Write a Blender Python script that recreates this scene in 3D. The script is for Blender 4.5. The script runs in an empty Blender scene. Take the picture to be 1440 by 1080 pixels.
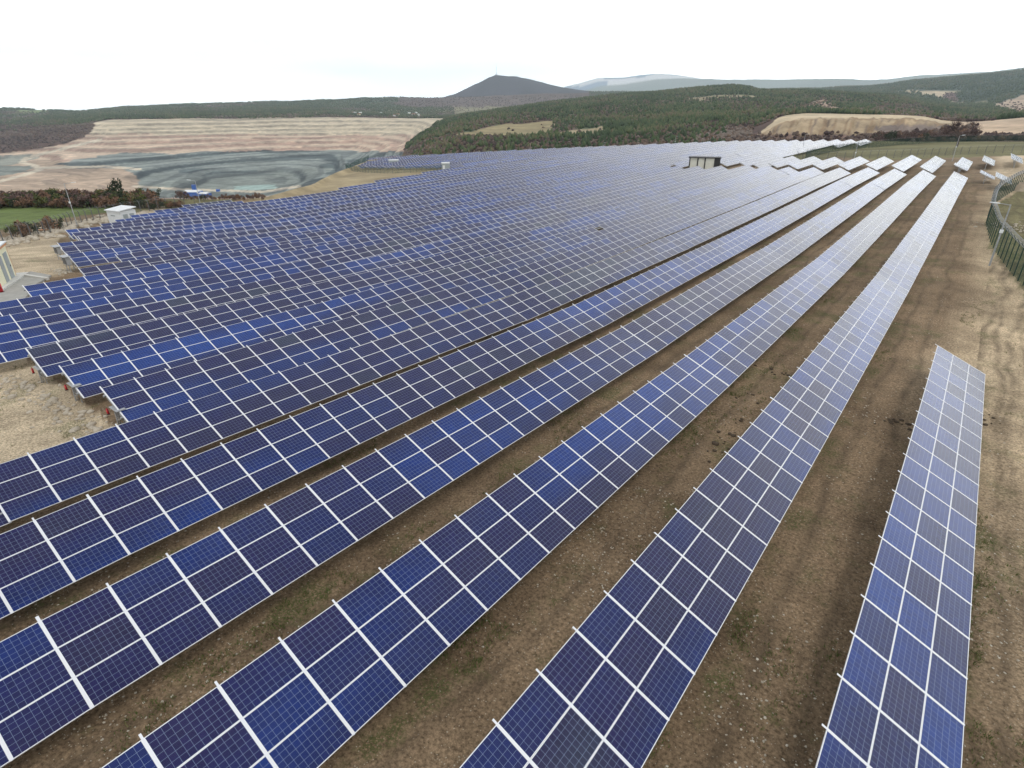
import bpy, bmesh, math, random
import numpy as np
from mathutils import Matrix, Vector
random.seed(7); rng = np.random.default_rng(7)
sc = bpy.context.scene
COL = sc.collection

# ------------------------------------------------------------------ camera
# world: +Y runs along the panel rows, +X is the way the panels face, origin = camera
PITCH, ROLL, YAW, FPX = 0.447590, -0.003095, 0.653531, 825.0
TILT = 0.407787; X0 = 0.409; SP = 5.9322; P = 1.70; W = 3.02
def cam_basis():
    h = np.array([-math.sin(YAW), math.cos(YAW), 0]); r = np.array([math.cos(YAW), math.sin(YAW), 0]); up = np.array([0, 0, 1.])
    f = math.cos(PITCH)*h-math.sin(PITCH)*up; u = math.cos(PITCH)*up+math.sin(PITCH)*h
    c, s = math.cos(ROLL), math.sin(ROLL)
    return c*r+s*u, -s*r+c*u, f
RB, UB, FB = cam_basis()
cd = bpy.data.cameras.new('camera'); cam = bpy.data.objects.new('camera', cd); COL.objects.link(cam)
cd.sensor_width = 36; cd.lens = 36*FPX/1440; cd.clip_start = 0.3; cd.clip_end = 60000
m = Matrix.Identity(4)
for i in range(3):
    m[i][0] = RB[i]; m[i][1] = UB[i]; m[i][2] = -FB[i]
cam.matrix_world = m
sc.camera = cam
sc.render.resolution_x, sc.render.resolution_y = 1024, 768

# ------------------------------------------------------------------ light
sc.view_settings.view_transform = 'Standard'; sc.view_settings.look = 'None'
sc.view_settings.exposure = 0.0; sc.view_settings.gamma = 1
SUN_EL, SUN_AZ = math.radians(64), math.radians(-35)      # azimuth measured from +X towards +Y
sdir = Vector((math.cos(SUN_EL)*math.cos(SUN_AZ), math.cos(SUN_EL)*math.sin(SUN_AZ), math.sin(SUN_EL)))
wd = bpy.data.worlds.new('World'); sc.world = wd; wd.use_nodes = True
nt = wd.node_tree; nt.nodes.clear()
def N(nt, t, **k):
    n = nt.nodes.new(t)
    for a, b in k.items():
        if a == 'inp':
            for kk, v in b.items(): n.inputs[kk].default_value = v
        else: setattr(n, a, b)
    return n
def LK(nt, a, b): nt.links.new(a, b)
def ramp(nt, fac, stops, interp='LINEAR'):
    r = N(nt, 'ShaderNodeValToRGB'); r.color_ramp.interpolation = interp
    e = r.color_ramp.elements
    e[0].position = stops[0][0]; e[0].color = (*stops[0][1], 1); e[1].position = stops[1][0]; e[1].color = (*stops[1][1], 1)
    for p, c in stops[2:]:
        q = e.new(p); q.color = (*c, 1)
    if fac is not None: LK(nt, fac, r.inputs[0])
    return r.outputs[0]
def mixc(nt, fac, a, b, bt='MIX'):
    n = N(nt, 'ShaderNodeMix', data_type='RGBA', blend_type=bt)
    for s, v in ((n.inputs[0], fac), (n.inputs[6], a), (n.inputs[7], b)):
        if isinstance(v, (int, float)): s.default_value = v
        elif isinstance(v, tuple): s.default_value = (*v, 1)
        else: LK(nt, v, s)
    return n.outputs[2]
def mth(nt, op, a, b=0.0, c=0.0, clamp=False):
    n = N(nt, 'ShaderNodeMath', operation=op, use_clamp=clamp)
    for s, v in zip(n.inputs, (a, b, c)):
        if isinstance(v, (int, float)): s.default_value = v
        else: LK(nt, v, s)
    return n.outputs[0]
sky = N(nt, 'ShaderNodeTexSky', sky_type='NISHITA', sun_disc=False, sun_elevation=SUN_EL,
        sun_rotation=math.radians(90)-SUN_AZ, altitude=400, air_density=1.0, dust_density=3.0)
tc = N(nt, 'ShaderNodeTexCoord')
mp = N(nt, 'ShaderNodeMapping'); mp.inputs['Scale'].default_value = (1, 1, 4.5); LK(nt, tc.outputs['Generated'], mp.inputs[0])
cl = N(nt, 'ShaderNodeTexNoise', inp={'Scale': 2.2, 'Detail': 7, 'Roughness': .55}); LK(nt, mp.outputs[0], cl.inputs['Vector'])
sx = N(nt, 'ShaderNodeSeparateXYZ'); LK(nt, tc.outputs['Generated'], sx.inputs[0])
# white overcast deck: brightest low in the sky, greyer towards the zenith, with soft thicker banks
el = ramp(nt, sx.outputs[2], [(0.0, (42, 43.3, 43.3)), (.04, (33, 34, 34)), (.12, (22.5, 23, 23)), (.34, (18, 18.3, 18.5)), (.6, (11, 11.3, 11.8)), (1.0, (7.0, 7.3, 8.0))])
glow = mth(nt, 'ADD', mth(nt, 'MULTIPLY', sx.outputs[1], .93), mth(nt, 'MULTIPLY', sx.outputs[0], .16))
el = mixc(nt, 1.0, el, ramp(nt, glow, [(0.0, (.92,)*3), (.70, (1.0,)*3), (1.0, (1.75, 1.73, 1.70))]), 'MULTIPLY')
bank = ramp(nt, cl.outputs[0], [(.30, (.86, .87, .88)), (.62, (1.08, 1.08, 1.07))])
deck = mixc(nt, 1.0, el, bank, 'MULTIPLY')
cov = ramp(nt, cl.outputs[0], [(.25, (.88,)*3), (.5, (.96,)*3)])
skyc = mixc(nt, cov, sky.outputs[0], deck)
bg = N(nt, 'ShaderNodeBackground'); LK(nt, skyc, bg.inputs[0]); bg.inputs[1].default_value = 0.08
wo = N(nt, 'ShaderNodeOutputWorld'); LK(nt, bg.outputs[0], wo.inputs[0])
ld = bpy.data.lights.new('sun', 'SUN'); ld.energy = 1.1; ld.angle = math.radians(25); ld.color = (1, .96, .9)
lo = bpy.data.objects.new('sun', ld); COL.objects.link(lo); lo.rotation_euler = sdir.to_track_quat('Z', 'Y').to_euler()

# ------------------------------------------------------------------ helpers
def uniq(o, label=None, cat=None, group=None, kind=None):
    if label: o['label'] = label
    if cat: o['category'] = cat
    if group: o['group'] = group
    if kind: o['kind'] = kind
    return o
def empty(name, loc, rot=(0, 0, 0)):
    o = bpy.data.objects.new(name, None); COL.objects.link(o); o.location = loc; o.rotation_euler = rot
    o.empty_display_size = .2
    return o
def link(name, me, parent=None, loc=None, rot=None):
    o = bpy.data.objects.new(name, me); COL.objects.link(o)
    if parent: o.parent = parent
    if loc is not None: o.location = loc
    if rot is not None: o.rotation_euler = rot
    return o
class MB:
    def __init__(s): s.v = []; s.f = []; s.m = []
    def quad(s, p, mi=0):
        n = len(s.v); s.v += [tuple(map(float, q)) for q in p]; s.f.append(tuple(range(n, n+len(p)))); s.m.append(mi)
    def box(s, a, b, mi=0):
        (x0, y0, z0), (x1, y1, z1) = a, b
        n = len(s.v); s.v += [(x0, y0, z0), (x1, y0, z0), (x1, y1, z0), (x0, y1, z0), (x0, y0, z1), (x1, y0, z1), (x1, y1, z1), (x0, y1, z1)]
        for q in ((0, 3, 2, 1), (4, 5, 6, 7), (0, 1, 5, 4), (1, 2, 6, 5), (2, 3, 7, 6), (3, 0, 4, 7)):
            s.f.append(tuple(n+i for i in q)); s.m.append(mi)
    def bar(s, a, b, w, h=None, mi=0):
        a = Vector(a); b = Vector(b); h = h or w; d = (b-a).normalized()
        r = d.cross(Vector((0, 0, 1)));
        if r.length < 1e-3: r = Vector((1, 0, 0))
        r.normalize(); u = r.cross(d)
        n = len(s.v)
        for c in (a, b):
            for i, j in ((-1, -1), (1, -1), (1, 1), (-1, 1)):
                s.v.append(tuple(c+r*(i*w/2)+u*(j*h/2)))
        for q in ((3, 2, 1, 0), (4, 5, 6, 7), (0, 1, 5, 4), (1, 2, 6, 5), (2, 3, 7, 6), (3, 0, 4, 7)):
            s.f.append(tuple(n+i for i in q)); s.m.append(mi)
    def tube(s, a, b, r0, r1=None, k=8, mi=0):
        a = Vector(a); b = Vector(b); r1 = r0 if r1 is None else r1; d = (b-a).normalized()
        r = d.cross(Vector((0, 0, 1)))
        if r.length < 1e-3: r = Vector((1, 0, 0))
        r.normalize(); u = r.cross(d); n = len(s.v)
        for c, q in ((a, r0), (b, r1)):
            for i in range(k):
                t = 2*math.pi*i/k; s.v.append(tuple(c+r*(q*math.cos(t))+u*(q*math.sin(t))))
        for i in range(k):
            j = (i+1) % k; s.f.append((n+j, n+i, n+k+i, n+k+j)); s.m.append(mi)
        s.f.append(tuple(n+i for i in range(k))); s.m.append(mi)
        s.f.append(tuple(n+k+i for i in range(k))[::-1]); s.m.append(mi)
    def mesh(s, name, mats, smooth=False):
        me = bpy.data.meshes.new(name); me.from_pydata(s.v, [], s.f)
        for x in mats: me.materials.append(x)
        me.polygons.foreach_set('material_index', s.m)
        if smooth: me.polygons.foreach_set('use_smooth', [True]*len(s.f))
        me.update(); return me
def npmesh(name, V, F, mats, mi=None, smooth=False):
    me = bpy.data.meshes.new(name); V = np.asarray(V, np.float32); F = np.asarray(F, np.int32); k = F.shape[1]
    me.vertices.add(len(V)); me.vertices.foreach_set('co', V.ravel())
    me.loops.add(F.size); me.loops.foreach_set('vertex_index', F.ravel())
    me.polygons.add(len(F)); me.polygons.foreach_set('loop_start', np.arange(0, F.size, k, dtype=np.int32))
    me.polygons.foreach_set('loop_total', np.full(len(F), k, np.int32))
    for x in mats: me.materials.append(x)
    if mi is not None: me.polygons.foreach_set('material_index', np.asarray(mi, np.int32))
    if smooth: me.polygons.foreach_set('use_smooth', np.ones(len(F), bool))
    me.update(calc_edges=True); return me
ORD = ['first', 'second', 'third', 'fourth', 'fifth', 'sixth', 'seventh', 'eighth', 'ninth', 'tenth', 'eleventh', 'twelfth', 'thirteenth', 'fourteenth', 'fifteenth', 'sixteenth', 'seventeenth', 'eighteenth', 'nineteenth']
def ordw(n):
    if n <= 19: return ORD[n-1]
    t = {2: 'twenty', 3: 'thirty', 4: 'forty', 5: 'fifty'}[n//10]
    return {2: 'twentieth', 3: 'thirtieth', 4: 'fortieth', 5: 'fiftieth'}[n//10] if n % 10 == 0 else t+'-'+ORD[n % 10-1]
def hsh(a, b, s=0):
    v = np.sin(a*127.1+b*311.7+s*74.7)*43758.5453
    return v-np.floor(v)
def vnoise(x, y, s=0):
    xi = np.floor(x); yi = np.floor(y); fx = x-xi; fy = y-yi; fx = fx*fx*(3-2*fx); fy = fy*fy*(3-2*fy)
    a = hsh(xi, yi, s); b = hsh(xi+1, yi, s); c = hsh(xi, yi+1, s); d = hsh(xi+1, yi+1, s)
    return (a*(1-fx)+b*fx)*(1-fy)+(c*(1-fx)+d*fx)*fy
def fbm(x, y, o=4, s=0):
    t = 0; a = .5
    for i in range(o): t = t+a*vnoise(x*2**i, y*2**i, s+i); a /= 2
    return t

# ------------------------------------------------------------------ materials
def mat(name, color=(.5, .5, .5), rough=.6, metal=0.0, spec=.5):
    M = bpy.data.materials.new(name); M.use_nodes = True; b = M.node_tree.nodes['Principled BSDF']
    b.inputs['Base Color'].default_value = (*color, 1); b.inputs['Roughness'].default_value = rough
    b.inputs['Metallic'].default_value = metal; b.inputs['Specular IOR Level'].default_value = spec
    return M
def noisy(name, c0, c1, scale, rough=.8, spec=.3, metal=0.0, coord='Object', bump=0.0, detail=5):
    M = mat(name, c0, rough, metal, spec); t = M.node_tree; b = t.nodes['Principled BSDF']
    tcn = N(t, 'ShaderNodeTexCoord'); nz = N(t, 'ShaderNodeTexNoise', inp={'Scale': scale, 'Detail': detail, 'Roughness': .6})
    LK(t, tcn.outputs[coord], nz.inputs['Vector'])
    LK(t, ramp(t, nz.outputs[0], [(.32, c0), (.68, c1)]), b.inputs['Base Color'])
    if bump:
        bp = N(t, 'ShaderNodeBump', inp={'Strength': bump, 'Distance': .05}); LK(t, nz.outputs[0], bp.inputs['Height']); LK(t, bp.outputs[0], b.inputs['Normal'])
    return M
M_frame = mat('anodised_frame', (.80, .81, .83), .38, .15, .5)
M_steel = noisy('galvanised_steel', (.34, .35, .36), (.50, .51, .52), 6, .5, .5, .5)
M_darksteel = noisy('dark_steel', (.10, .10, .105), (.16, .16, .165), 8, .6)  # steel of a dark colour, for fence posts and cabinet doors
M_back = mat('backsheet', (.55, .55, .56), .6)
M_white = noisy('white_paint', (.70, .73, .74), (.80, .82, .83), 1.5, .5, .4)
M_cream = noisy('cream_render', (.80, .77, .56), (.86, .83, .63), .8, .8, .2)
M_orange = mat('orange_trim', (.62, .30, .14), .6)
M_grey = noisy('grey_door', (.32, .36, .37), (.38, .42, .43), 2, .5)
M_concrete = noisy('concrete', (.56, .55, .51), (.68, .67, .63), 1.2, .9, .2)
M_paving = noisy('grey_paving', (.31, .30, .275), (.41, .40, .37), 1.5, .9, .2)
M_red = mat('red_paint', (.55, .02, .03), .35)
M_black = mat('black_rubber', (.02, .02, .022), .6)
M_green = mat('green_fence_paint', (.012, .045, .035), .5)
M_blue = mat('blue_sheeting', (.03, .12, .45), .5)
M_bark = noisy('bark', (.07, .05, .045), (.13, .10, .085), 5, .9, .1)
M_rock = noisy('limestone', (.36, .31, .24), (.55, .49, .40), .9, .9, .2, bump=.4)

def panel_mat():
    M = bpy.data.materials.new('solar_cells'); M.use_nodes = True; t = M.node_tree; b = t.nodes['Principled BSDF']
    uv = N(t, 'ShaderNodeUVMap', uv_map='cell'); idm = N(t, 'ShaderNodeUVMap', uv_map='ident'); oi = N(t, 'ShaderNodeObjectInfo')
    s = N(t, 'ShaderNodeSeparateXYZ'); LK(t, uv.outputs[0], s.inputs[0])
    def lines(v, n, w):
        q = mth(t, 'MULTIPLY', v, n); fr = mth(t, 'FRACT', q); d = mth(t, 'ABSOLUTE', mth(t, 'SUBTRACT', fr, .5))
        return mth(t, 'GREATER_THAN', d, .5-w)
    gap = mth(t, 'MAXIMUM', lines(s.outputs[0], 10, .028), lines(s.outputs[1], 6, .030))
    bus = lines(s.outputs[1], 30, .030)                        # bus bars run along the module
    # per-module identity
    sc1 = N(t, 'ShaderNodeVectorMath', operation='SCALE'); sc1.inputs[3].default_value = 917.0
    cmb = N(t, 'ShaderNodeCombineXYZ'); LK(t, oi.outputs['Random'], cmb.inputs[0]); LK(t, oi.outputs['Random'], cmb.inputs[1]); LK(t, cmb.outputs[0], sc1.inputs[0])
    ad = N(t, 'ShaderNodeVectorMath', operation='ADD'); LK(t, sc1.outputs[0], ad.inputs[0]); LK(t, idm.outputs[0], ad.inputs[1])
    wn = N(t, 'ShaderNodeTexWhiteNoise', noise_dimensions='3D'); LK(t, ad.outputs[0], wn.inputs[0])
    geo = N(t, 'ShaderNodeNewGeometry')
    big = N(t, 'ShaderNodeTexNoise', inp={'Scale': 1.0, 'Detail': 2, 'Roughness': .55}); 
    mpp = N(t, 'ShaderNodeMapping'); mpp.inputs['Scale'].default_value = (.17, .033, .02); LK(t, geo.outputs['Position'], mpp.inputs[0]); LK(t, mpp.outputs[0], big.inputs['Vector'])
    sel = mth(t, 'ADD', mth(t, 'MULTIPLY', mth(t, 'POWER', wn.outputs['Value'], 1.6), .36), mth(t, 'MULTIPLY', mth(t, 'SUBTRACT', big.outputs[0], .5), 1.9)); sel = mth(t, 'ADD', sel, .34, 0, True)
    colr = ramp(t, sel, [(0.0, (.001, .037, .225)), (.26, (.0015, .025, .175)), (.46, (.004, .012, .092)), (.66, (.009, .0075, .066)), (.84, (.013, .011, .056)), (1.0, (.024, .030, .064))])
    # crystalline grain inside a cell
    cn = N(t, 'ShaderNodeTexWhiteNoise', noise_dimensions='3D')
    mul = N(t, 'ShaderNodeVectorMath', operation='MULTIPLY'); LK(t, uv.outputs[0], mul.inputs[0]); mul.inputs[1].default_value = (10, 6, 1)
    flo = N(t, 'ShaderNodeVectorMath', operation='FLOOR'); LK(t, mul.outputs[0], flo.inputs[0])
    ad2 = N(t, 'ShaderNodeVectorMath', operation='ADD'); LK(t, flo.outputs[0], ad2.inputs[0]); LK(t, ad.outputs[0], ad2.inputs[1]); LK(t, ad2.outputs[0], cn.inputs[0])
    colr = mixc(t, .35, colr, ramp(t, cn.outputs['Value'], [(0, (.55, .55, .6)), (1, (1.35, 1.35, 1.3))]), 'MULTIPLY')
    colr = mixc(t, mth(t, 'MULTIPLY', bus, .30), colr, (.20, .25, .38))
    colr = mixc(t, mth(t, 'MULTIPLY', gap, .50), colr, (.26, .34, .50))
    # a thin film of dust, heavier at the lower frame
    du = N(t, 'ShaderNodeTexNoise', inp={'Scale': .7, 'Detail': 5, 'Roughness': .6}); LK(t, geo.outputs['Position'], du.inputs['Vector'])
    dust = mth(t, 'MULTIPLY', mth(t, 'POWER', du.outputs[0], 2.0), .05)
    colr = mixc(t, dust, colr, (.42, .38, .32))
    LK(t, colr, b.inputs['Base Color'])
    LK(t, ramp(t, wn.outputs['Value'], [(0, (.11,)*3), (1, (.16,)*3)]), b.inputs['Roughness'])
    b.inputs['IOR'].default_value = 1.45; b.inputs['Specular IOR Level'].default_value = .40
    return M
M_cell = panel_mat()

# ------------------------------------------------------------------ terrain function
GX = np.arange(-260, 41, 20.); GY = np.arange(-30, 391, 20.)
CO = np.array([[float(v) for v in r.split(',')] for r in '-23.0,-23.7,-24.5,-25.1,-25.7,-26.2,-26.6,-26.9,-27.1,-27.2,-27.2,-27.1,-26.9,-26.8,-26.6,-26.4,-26.1,-25.9,-25.8,-25.6,-25.4,-25.2;-21.9,-22.7,-23.5,-24.2,-24.8,-25.3,-25.7,-26.0,-26.1,-26.2,-26.1,-26.0,-25.8,-25.6,-25.4,-25.3,-25.1,-24.9,-24.7,-24.5,-24.4,-24.2;-20.7,-21.6,-22.4,-23.2,-23.9,-24.5,-24.9,-25.1,-25.2,-25.2,-25.1,-24.9,-24.7,-24.5,-24.3,-24.1,-24.0,-23.8,-23.7,-23.5,-23.4,-23.2;-19.5,-20.5,-21.4,-22.3,-23.1,-23.6,-24.0,-24.2,-24.2,-24.1,-24.0,-23.8,-23.6,-23.4,-23.2,-23.0,-22.9,-22.7,-22.6,-22.5,-22.4,-22.2;-18.3,-19.4,-20.4,-21.4,-22.2,-22.9,-23.2,-23.3,-23.2,-23.0,-22.8,-22.6,-22.4,-22.3,-22.1,-21.9,-21.8,-21.7,-21.6,-21.5,-21.4,-21.3;-17.2,-18.2,-19.3,-20.5,-21.5,-22.1,-22.4,-22.3,-22.1,-21.9,-21.7,-21.5,-21.3,-21.1,-21.0,-20.9,-20.7,-20.7,-20.6,-20.5,-20.4,-20.3;-16.1,-17.1,-18.3,-19.5,-20.8,-21.4,-21.4,-21.2,-21.0,-20.7,-20.5,-20.3,-20.1,-20.0,-19.9,-19.8,-19.7,-19.6,-19.6,-19.5,-19.4,-19.4;-15.1,-16.1,-17.2,-18.6,-20.2,-20.6,-20.3,-20.0,-19.8,-19.5,-19.3,-19.1,-19.0,-18.9,-18.8,-18.7,-18.7,-18.7,-18.6,-18.6,-18.5,-18.4;-14.4,-15.4,-16.4,-17.7,-19.2,-19.2,-18.9,-18.7,-18.6,-18.4,-18.1,-18.0,-17.8,-17.8,-17.8,-17.8,-17.8,-17.7,-17.7,-17.7,-17.6,-17.5;-13.8,-14.9,-16.0,-17.0,-17.6,-17.6,-17.6,-17.5,-17.4,-17.2,-17.0,-16.9,-16.8,-16.8,-16.8,-16.9,-16.9,-16.8,-16.8,-16.8,-16.7,-16.7;-13.2,-14.3,-15.3,-16.0,-16.3,-16.4,-16.5,-16.5,-16.4,-16.2,-16.1,-15.9,-15.9,-15.9,-16.0,-16.0,-16.0,-16.0,-15.9,-15.9,-15.9,-15.8;-12.3,-13.5,-14.3,-15.1,-15.5,-15.4,-15.5,-15.5,-15.3,-15.2,-15.3,-15.3,-15.2,-15.2,-15.2,-15.2,-15.2,-15.2,-15.1,-15.1,-15.0,-15.0;-11.4,-12.2,-13.3,-14.2,-14.9,-14.6,-14.6,-14.5,-14.3,-14.3,-14.5,-14.7,-14.7,-14.6,-14.5,-14.5,-14.4,-14.3,-14.3,-14.2,-14.2,-14.1;-11.2,-11.7,-12.5,-13.0,-14.0,-14.3,-14.1,-13.7,-13.4,-13.3,-13.5,-13.8,-13.9,-13.8,-13.8,-13.7,-13.6,-13.6,-13.5,-13.4,-13.4,-13.3;-11.8,-12.8,-13.8,-14.1,-14.1,-14.0,-13.6,-13.2,-12.8,-12.6,-12.7,-12.9,-13.0,-13.0,-13.0,-12.9,-12.8,-12.8,-12.7,-12.6,-12.5,-12.5;-12.7,-13.8,-14.7,-14.8,-14.4,-13.9,-13.3,-12.7,-12.2,-11.9,-11.9,-12.0,-12.1,-12.1,-12.1,-12.1,-12.0,-12.0,-11.9,-11.8,-11.7,-11.7'.split(';')])
def Bs(t): return ((1-t)**3/6, (3*t**3-6*t*t+4)/6, (-3*t**3+3*t*t+3*t+1)/6, t**3/6)
def spl(x, y):
    "height of the upper panel edge of the array over (x, y); the ground is H_TOP below"
    x = np.asarray(x, float); y = np.asarray(y, float)
    u = np.clip((x-GX[0])/20, 1, len(GX)-2.001); v = np.clip((y-GY[0])/20, 1, len(GY)-2.001)
    i = np.floor(u).astype(int); j = np.floor(v).astype(int); bu = Bs(u-i); bv = Bs(v-j); o = 0
    for a in range(4):
        for b in range(4): o = o+bu[a]*bv[b]*CO[i-1+a, j-1+b]
    return o
H_TOP = 2.0
def gz(x, y): return float(spl(x, y))-H_TOP
def ray(px, py):
    d = (px-720)/FPX*RB+(540-py)/FPX*UB+FB
    return d/math.hypot(d[0], d[1])
def project(Pn):
    z = Pn@FB; z = np.where(np.abs(z) < 1e-6, 1e-6, z)
    return 720+FPX*(Pn@RB)/z, 540-FPX*(Pn@UB)/z, z
def on_ground(px, py, off=-H_TOP):
    d = ray(px, py); pr = None
    for t in np.arange(3, 700, .5):
        p = d*t; g = p[2]-(float(spl(p[0], p[1]))+off)
        if g < 0:
            a = pr[1]/(pr[1]-g); return d*(pr[0]+a*.5)
        pr = (t, g)
    return d*700
# landscape beyond the plant: each curve is a terrain feature (crest, foot, bench edge) with
# sight line and distance in metres
CURVES = [
 # edge of the plateau the plant stands on (height from the plant's own surface)
 [(-400, None, 150), (0, None, 238), (150, None, 214), (230, None, 200), (300, None, 188), (370, None, 182), (440, None, 216), (470, None, 262), (500, None, 305), (520, None, 333), (560, None, 352), (640, None, 362), (700, None, 362), (800, None, 362), (900, None, 355), (1040, None, 362), (1200, None, 356), (1300, None, 340), (1440, None, 335), (1900, None, 300)],
 # slope below it (out of sight)
 [(-400, 420, 300), (0, 330, 330), (300, 335, 300), (370, 325, 290), (440, 300, 300), (500, 275, 390), (560, 250, 420), (700, 235, 430), (900, 220, 430), (1050, 206, 425), (1200, 201, 410), (1300, 199, 400), (1440, 197, 390), (1900, 197, 380)],
 # pit floor, near side / foot of the wooded hill / foot of the spoil heap
 [(-400, 330, 620), (0, 292, 640), (300, 293, 640), (440, 282, 640), (500, 262, 640), (560, 235, 620), (600, 216, 560), (700, 214, 520), (900, 207, 500), (1050, 199, 480), (1100, 197.5, 470), (1250, 195, 460), (1320, 195, 455), (1440, 191, 450), (1900, 190, 440)],
 # pit floor mid / spoil heap shoulder
 [(-400, 300, 900), (0, 264, 900), (150, 272, 900), (285, 277, 880), (400, 268, 880), (500, 248, 880), (560, 224, 800), (600, 206, 640), (650, 200, 620), (700, 198, 620), (800, 196, 600), (900, 192, 600), (1000, 186, 600), (1062, 190, 545), (1100, 170, 540), (1130, 165, 540), (1250, 165, 540), (1300, 166, 540), (1325, 173, 545), (1380, 175, 540), (1440, 172, 540), (1900, 165, 540)],
 # foot of the grey benches / heap top back edge
 [(-400, 275, 1120), (0, 243, 1150), (100, 242, 1130), (200, 250, 1080), (300, 258, 1020), (400, 254, 1020), (470, 240, 1060), (520, 222, 1100), (570, 205, 1000), (595, 197, 760), (650, 186, 780), (700, 186, 800), (800, 180, 800), (900, 175, 800), (1000, 170, 760), (1062, 176, 690), (1100, 164, 640), (1130, 161, 640), (1250, 161, 640), (1300, 163, 640), (1330, 169.5, 650), (1380, 170, 680), (1440, 165, 700), (1900, 160, 700)],
 # top of the grey benches / lower wood
 [(-400, 245, 1500), (0, 226, 1500), (60, 222, 1500), (120, 214, 1480), (200, 212, 1450), (300, 212, 1450), (400, 212, 1450), (500, 212, 1450), (570, 200, 1300), (600, 187, 930), (650, 174, 980), (700, 168, 1030), (800, 160, 1080), (900, 155, 1080), (1000, 155, 1060), (1100, 158, 950), (1200, 160, 900), (1300, 164, 900), (1380, 172, 900), (1440, 162, 950), (1900, 150, 950)],
 # top of the pink benches
 [(-400, 220, 1750), (0, 205, 1700), (110, 198, 1680), (150, 192, 1680), (300, 190, 1680), (500, 190, 1680), (580, 186, 1600), (615, 177, 1250), (650, 168, 1250), (700, 160, 1350), (760, 152, 1400), (850, 142, 1450), (960, 139, 1450), (1030, 137, 1450), (1100, 140, 1400), (1200, 146, 1400), (1300, 156, 1350), (1380, 165, 1350), (1440, 158, 1400), (1900, 140, 1400)],
 # rim of the pit / crest of the wooded hill
 [(-400, 190, 1950), (0, 190, 1950), (110, 175, 1950), (150, 169, 1950), (300, 167.5, 1950), (500, 166.5, 1950), (590, 168, 1900), (620, 171, 1550), (650, 163, 1600), (700, 155.5, 1700), (760, 147, 1800), (850, 136, 1900), (920, 131, 1950), (960, 127, 1950), (1000, 122.5, 1950), (1030, 120.5, 1950), (1055, 123, 1950), (1065, 127, 1950), (1150, 128, 1950), (1200, 131, 1950), (1260, 134, 1950), (1300, 145, 1900), (1380, 156, 1900), (1440, 152, 1900), (1900, 120, 1900)],
 # plain behind the rim
 [(-400, 180, 2500), (0, 176, 2500), (150, 162, 2500), (400, 158, 2500), (560, 162, 2500), (620, 164, 2400), (700, 158, 2500), (780, 152, 2600), (850, 146, 2700), (960, 140, 2700), (1060, 140, 2700), (1150, 132, 2700), (1250, 131, 2700), (1300, 141, 2400), (1360, 150, 2400), (1440, 141, 2400), (1900, 115, 2400)],
 # plain, far side
 [(-400, 170, 3200), (0, 165, 3200), (150, 157, 3200), (400, 150, 3200), (560, 152, 3200), (650, 150, 3300), (750, 147, 3300), (850, 140, 3300), (960, 135, 3300), (1150, 128, 3300), (1240, 125, 3300), (1300, 120, 3200), (1360, 122, 3100), (1440, 118, 3100), (1900, 100, 3100)],
 # wooded skyline ridge
 [(-400, 162, 4000), (0, 153.5, 4000), (60, 154, 4000), (110, 156, 4000), (180, 151, 4000), (300, 146, 4000), (400, 143, 4000), (500, 139, 4000), (620, 137, 4000), (700, 134, 4100), (770, 132, 4200), (830, 130.5, 4200), (900, 130, 4200), (960, 130, 4200), (1150, 124.5, 4200), (1240, 119, 4200), (1300, 112.5, 4200), (1380, 107, 4200), (1440, 100, 4200), (1500, 97, 4200), (1900, 90, 4200)],
 [(-400, 175, 4900), (400, 160, 4900), (900, 150, 4900), (1440, 140, 4900), (1900, 130, 4900)],
 # cone-shaped mountain
 [(-400, 175, 5300), (560, 160, 5300), (610, 140, 5300), (640, 131, 5300), (680, 112, 5450), (696, 105.5, 5600), (708, 106, 5600), (725, 107, 5600), (760, 116, 5600), (790, 122.5, 5600), (820, 127, 5600), (850, 131, 5600), (900, 137, 5600), (1000, 138, 5900), (1250, 138, 5900), (1900, 130, 5900)],
 [(-400, 175, 6900), (600, 160, 6900), (950, 135, 6900), (1100, 131, 6900), (1250, 131, 6900), (1500, 125, 6900), (1900, 120, 6900)],
 # pale far ridge
 [(-400, 172, 8300), (780, 152, 8300), (850, 136, 8300), (900, 129, 8300), (950, 121, 8300), (1000, 114, 8300), (1040, 111, 8300), (1090, 112.5, 8300), (1130, 111, 8300), (1160, 109, 8300), (1200, 110, 8300), (1250, 111.5, 8300), (1300, 106, 8300), (1350, 103.5, 8300), (1400, 100, 8300), (1440, 94, 8300), (1500, 90, 8300), (1900, 88, 8300)],
 # snow-streaked massif
 [(-400, 172, 10600), (760, 150, 10600), (795, 122, 10600), (815, 117, 10600), (840, 110, 10600), (880, 108.5, 10600), (900, 105.5, 10600), (925, 104, 10600), (950, 106, 10600), (985, 111.5, 10600), (1005, 112.5, 10600), (1100, 114, 10600), (1250, 113, 10600), (1500, 100, 10600), (1900, 95, 10600)],
 [(-400, 178, 11800), (1900, 178, 11800)],
]
HEAD = math.atan2(math.cos(YAW), -math.sin(YAW))       # heading azimuth (from +X)
def az_of(px, py):
    d = ray(px, py); a = math.atan2(d[1], d[0])-HEAD
    return (a+math.pi) % (2*math.pi)-math.pi
AZC = []
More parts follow.
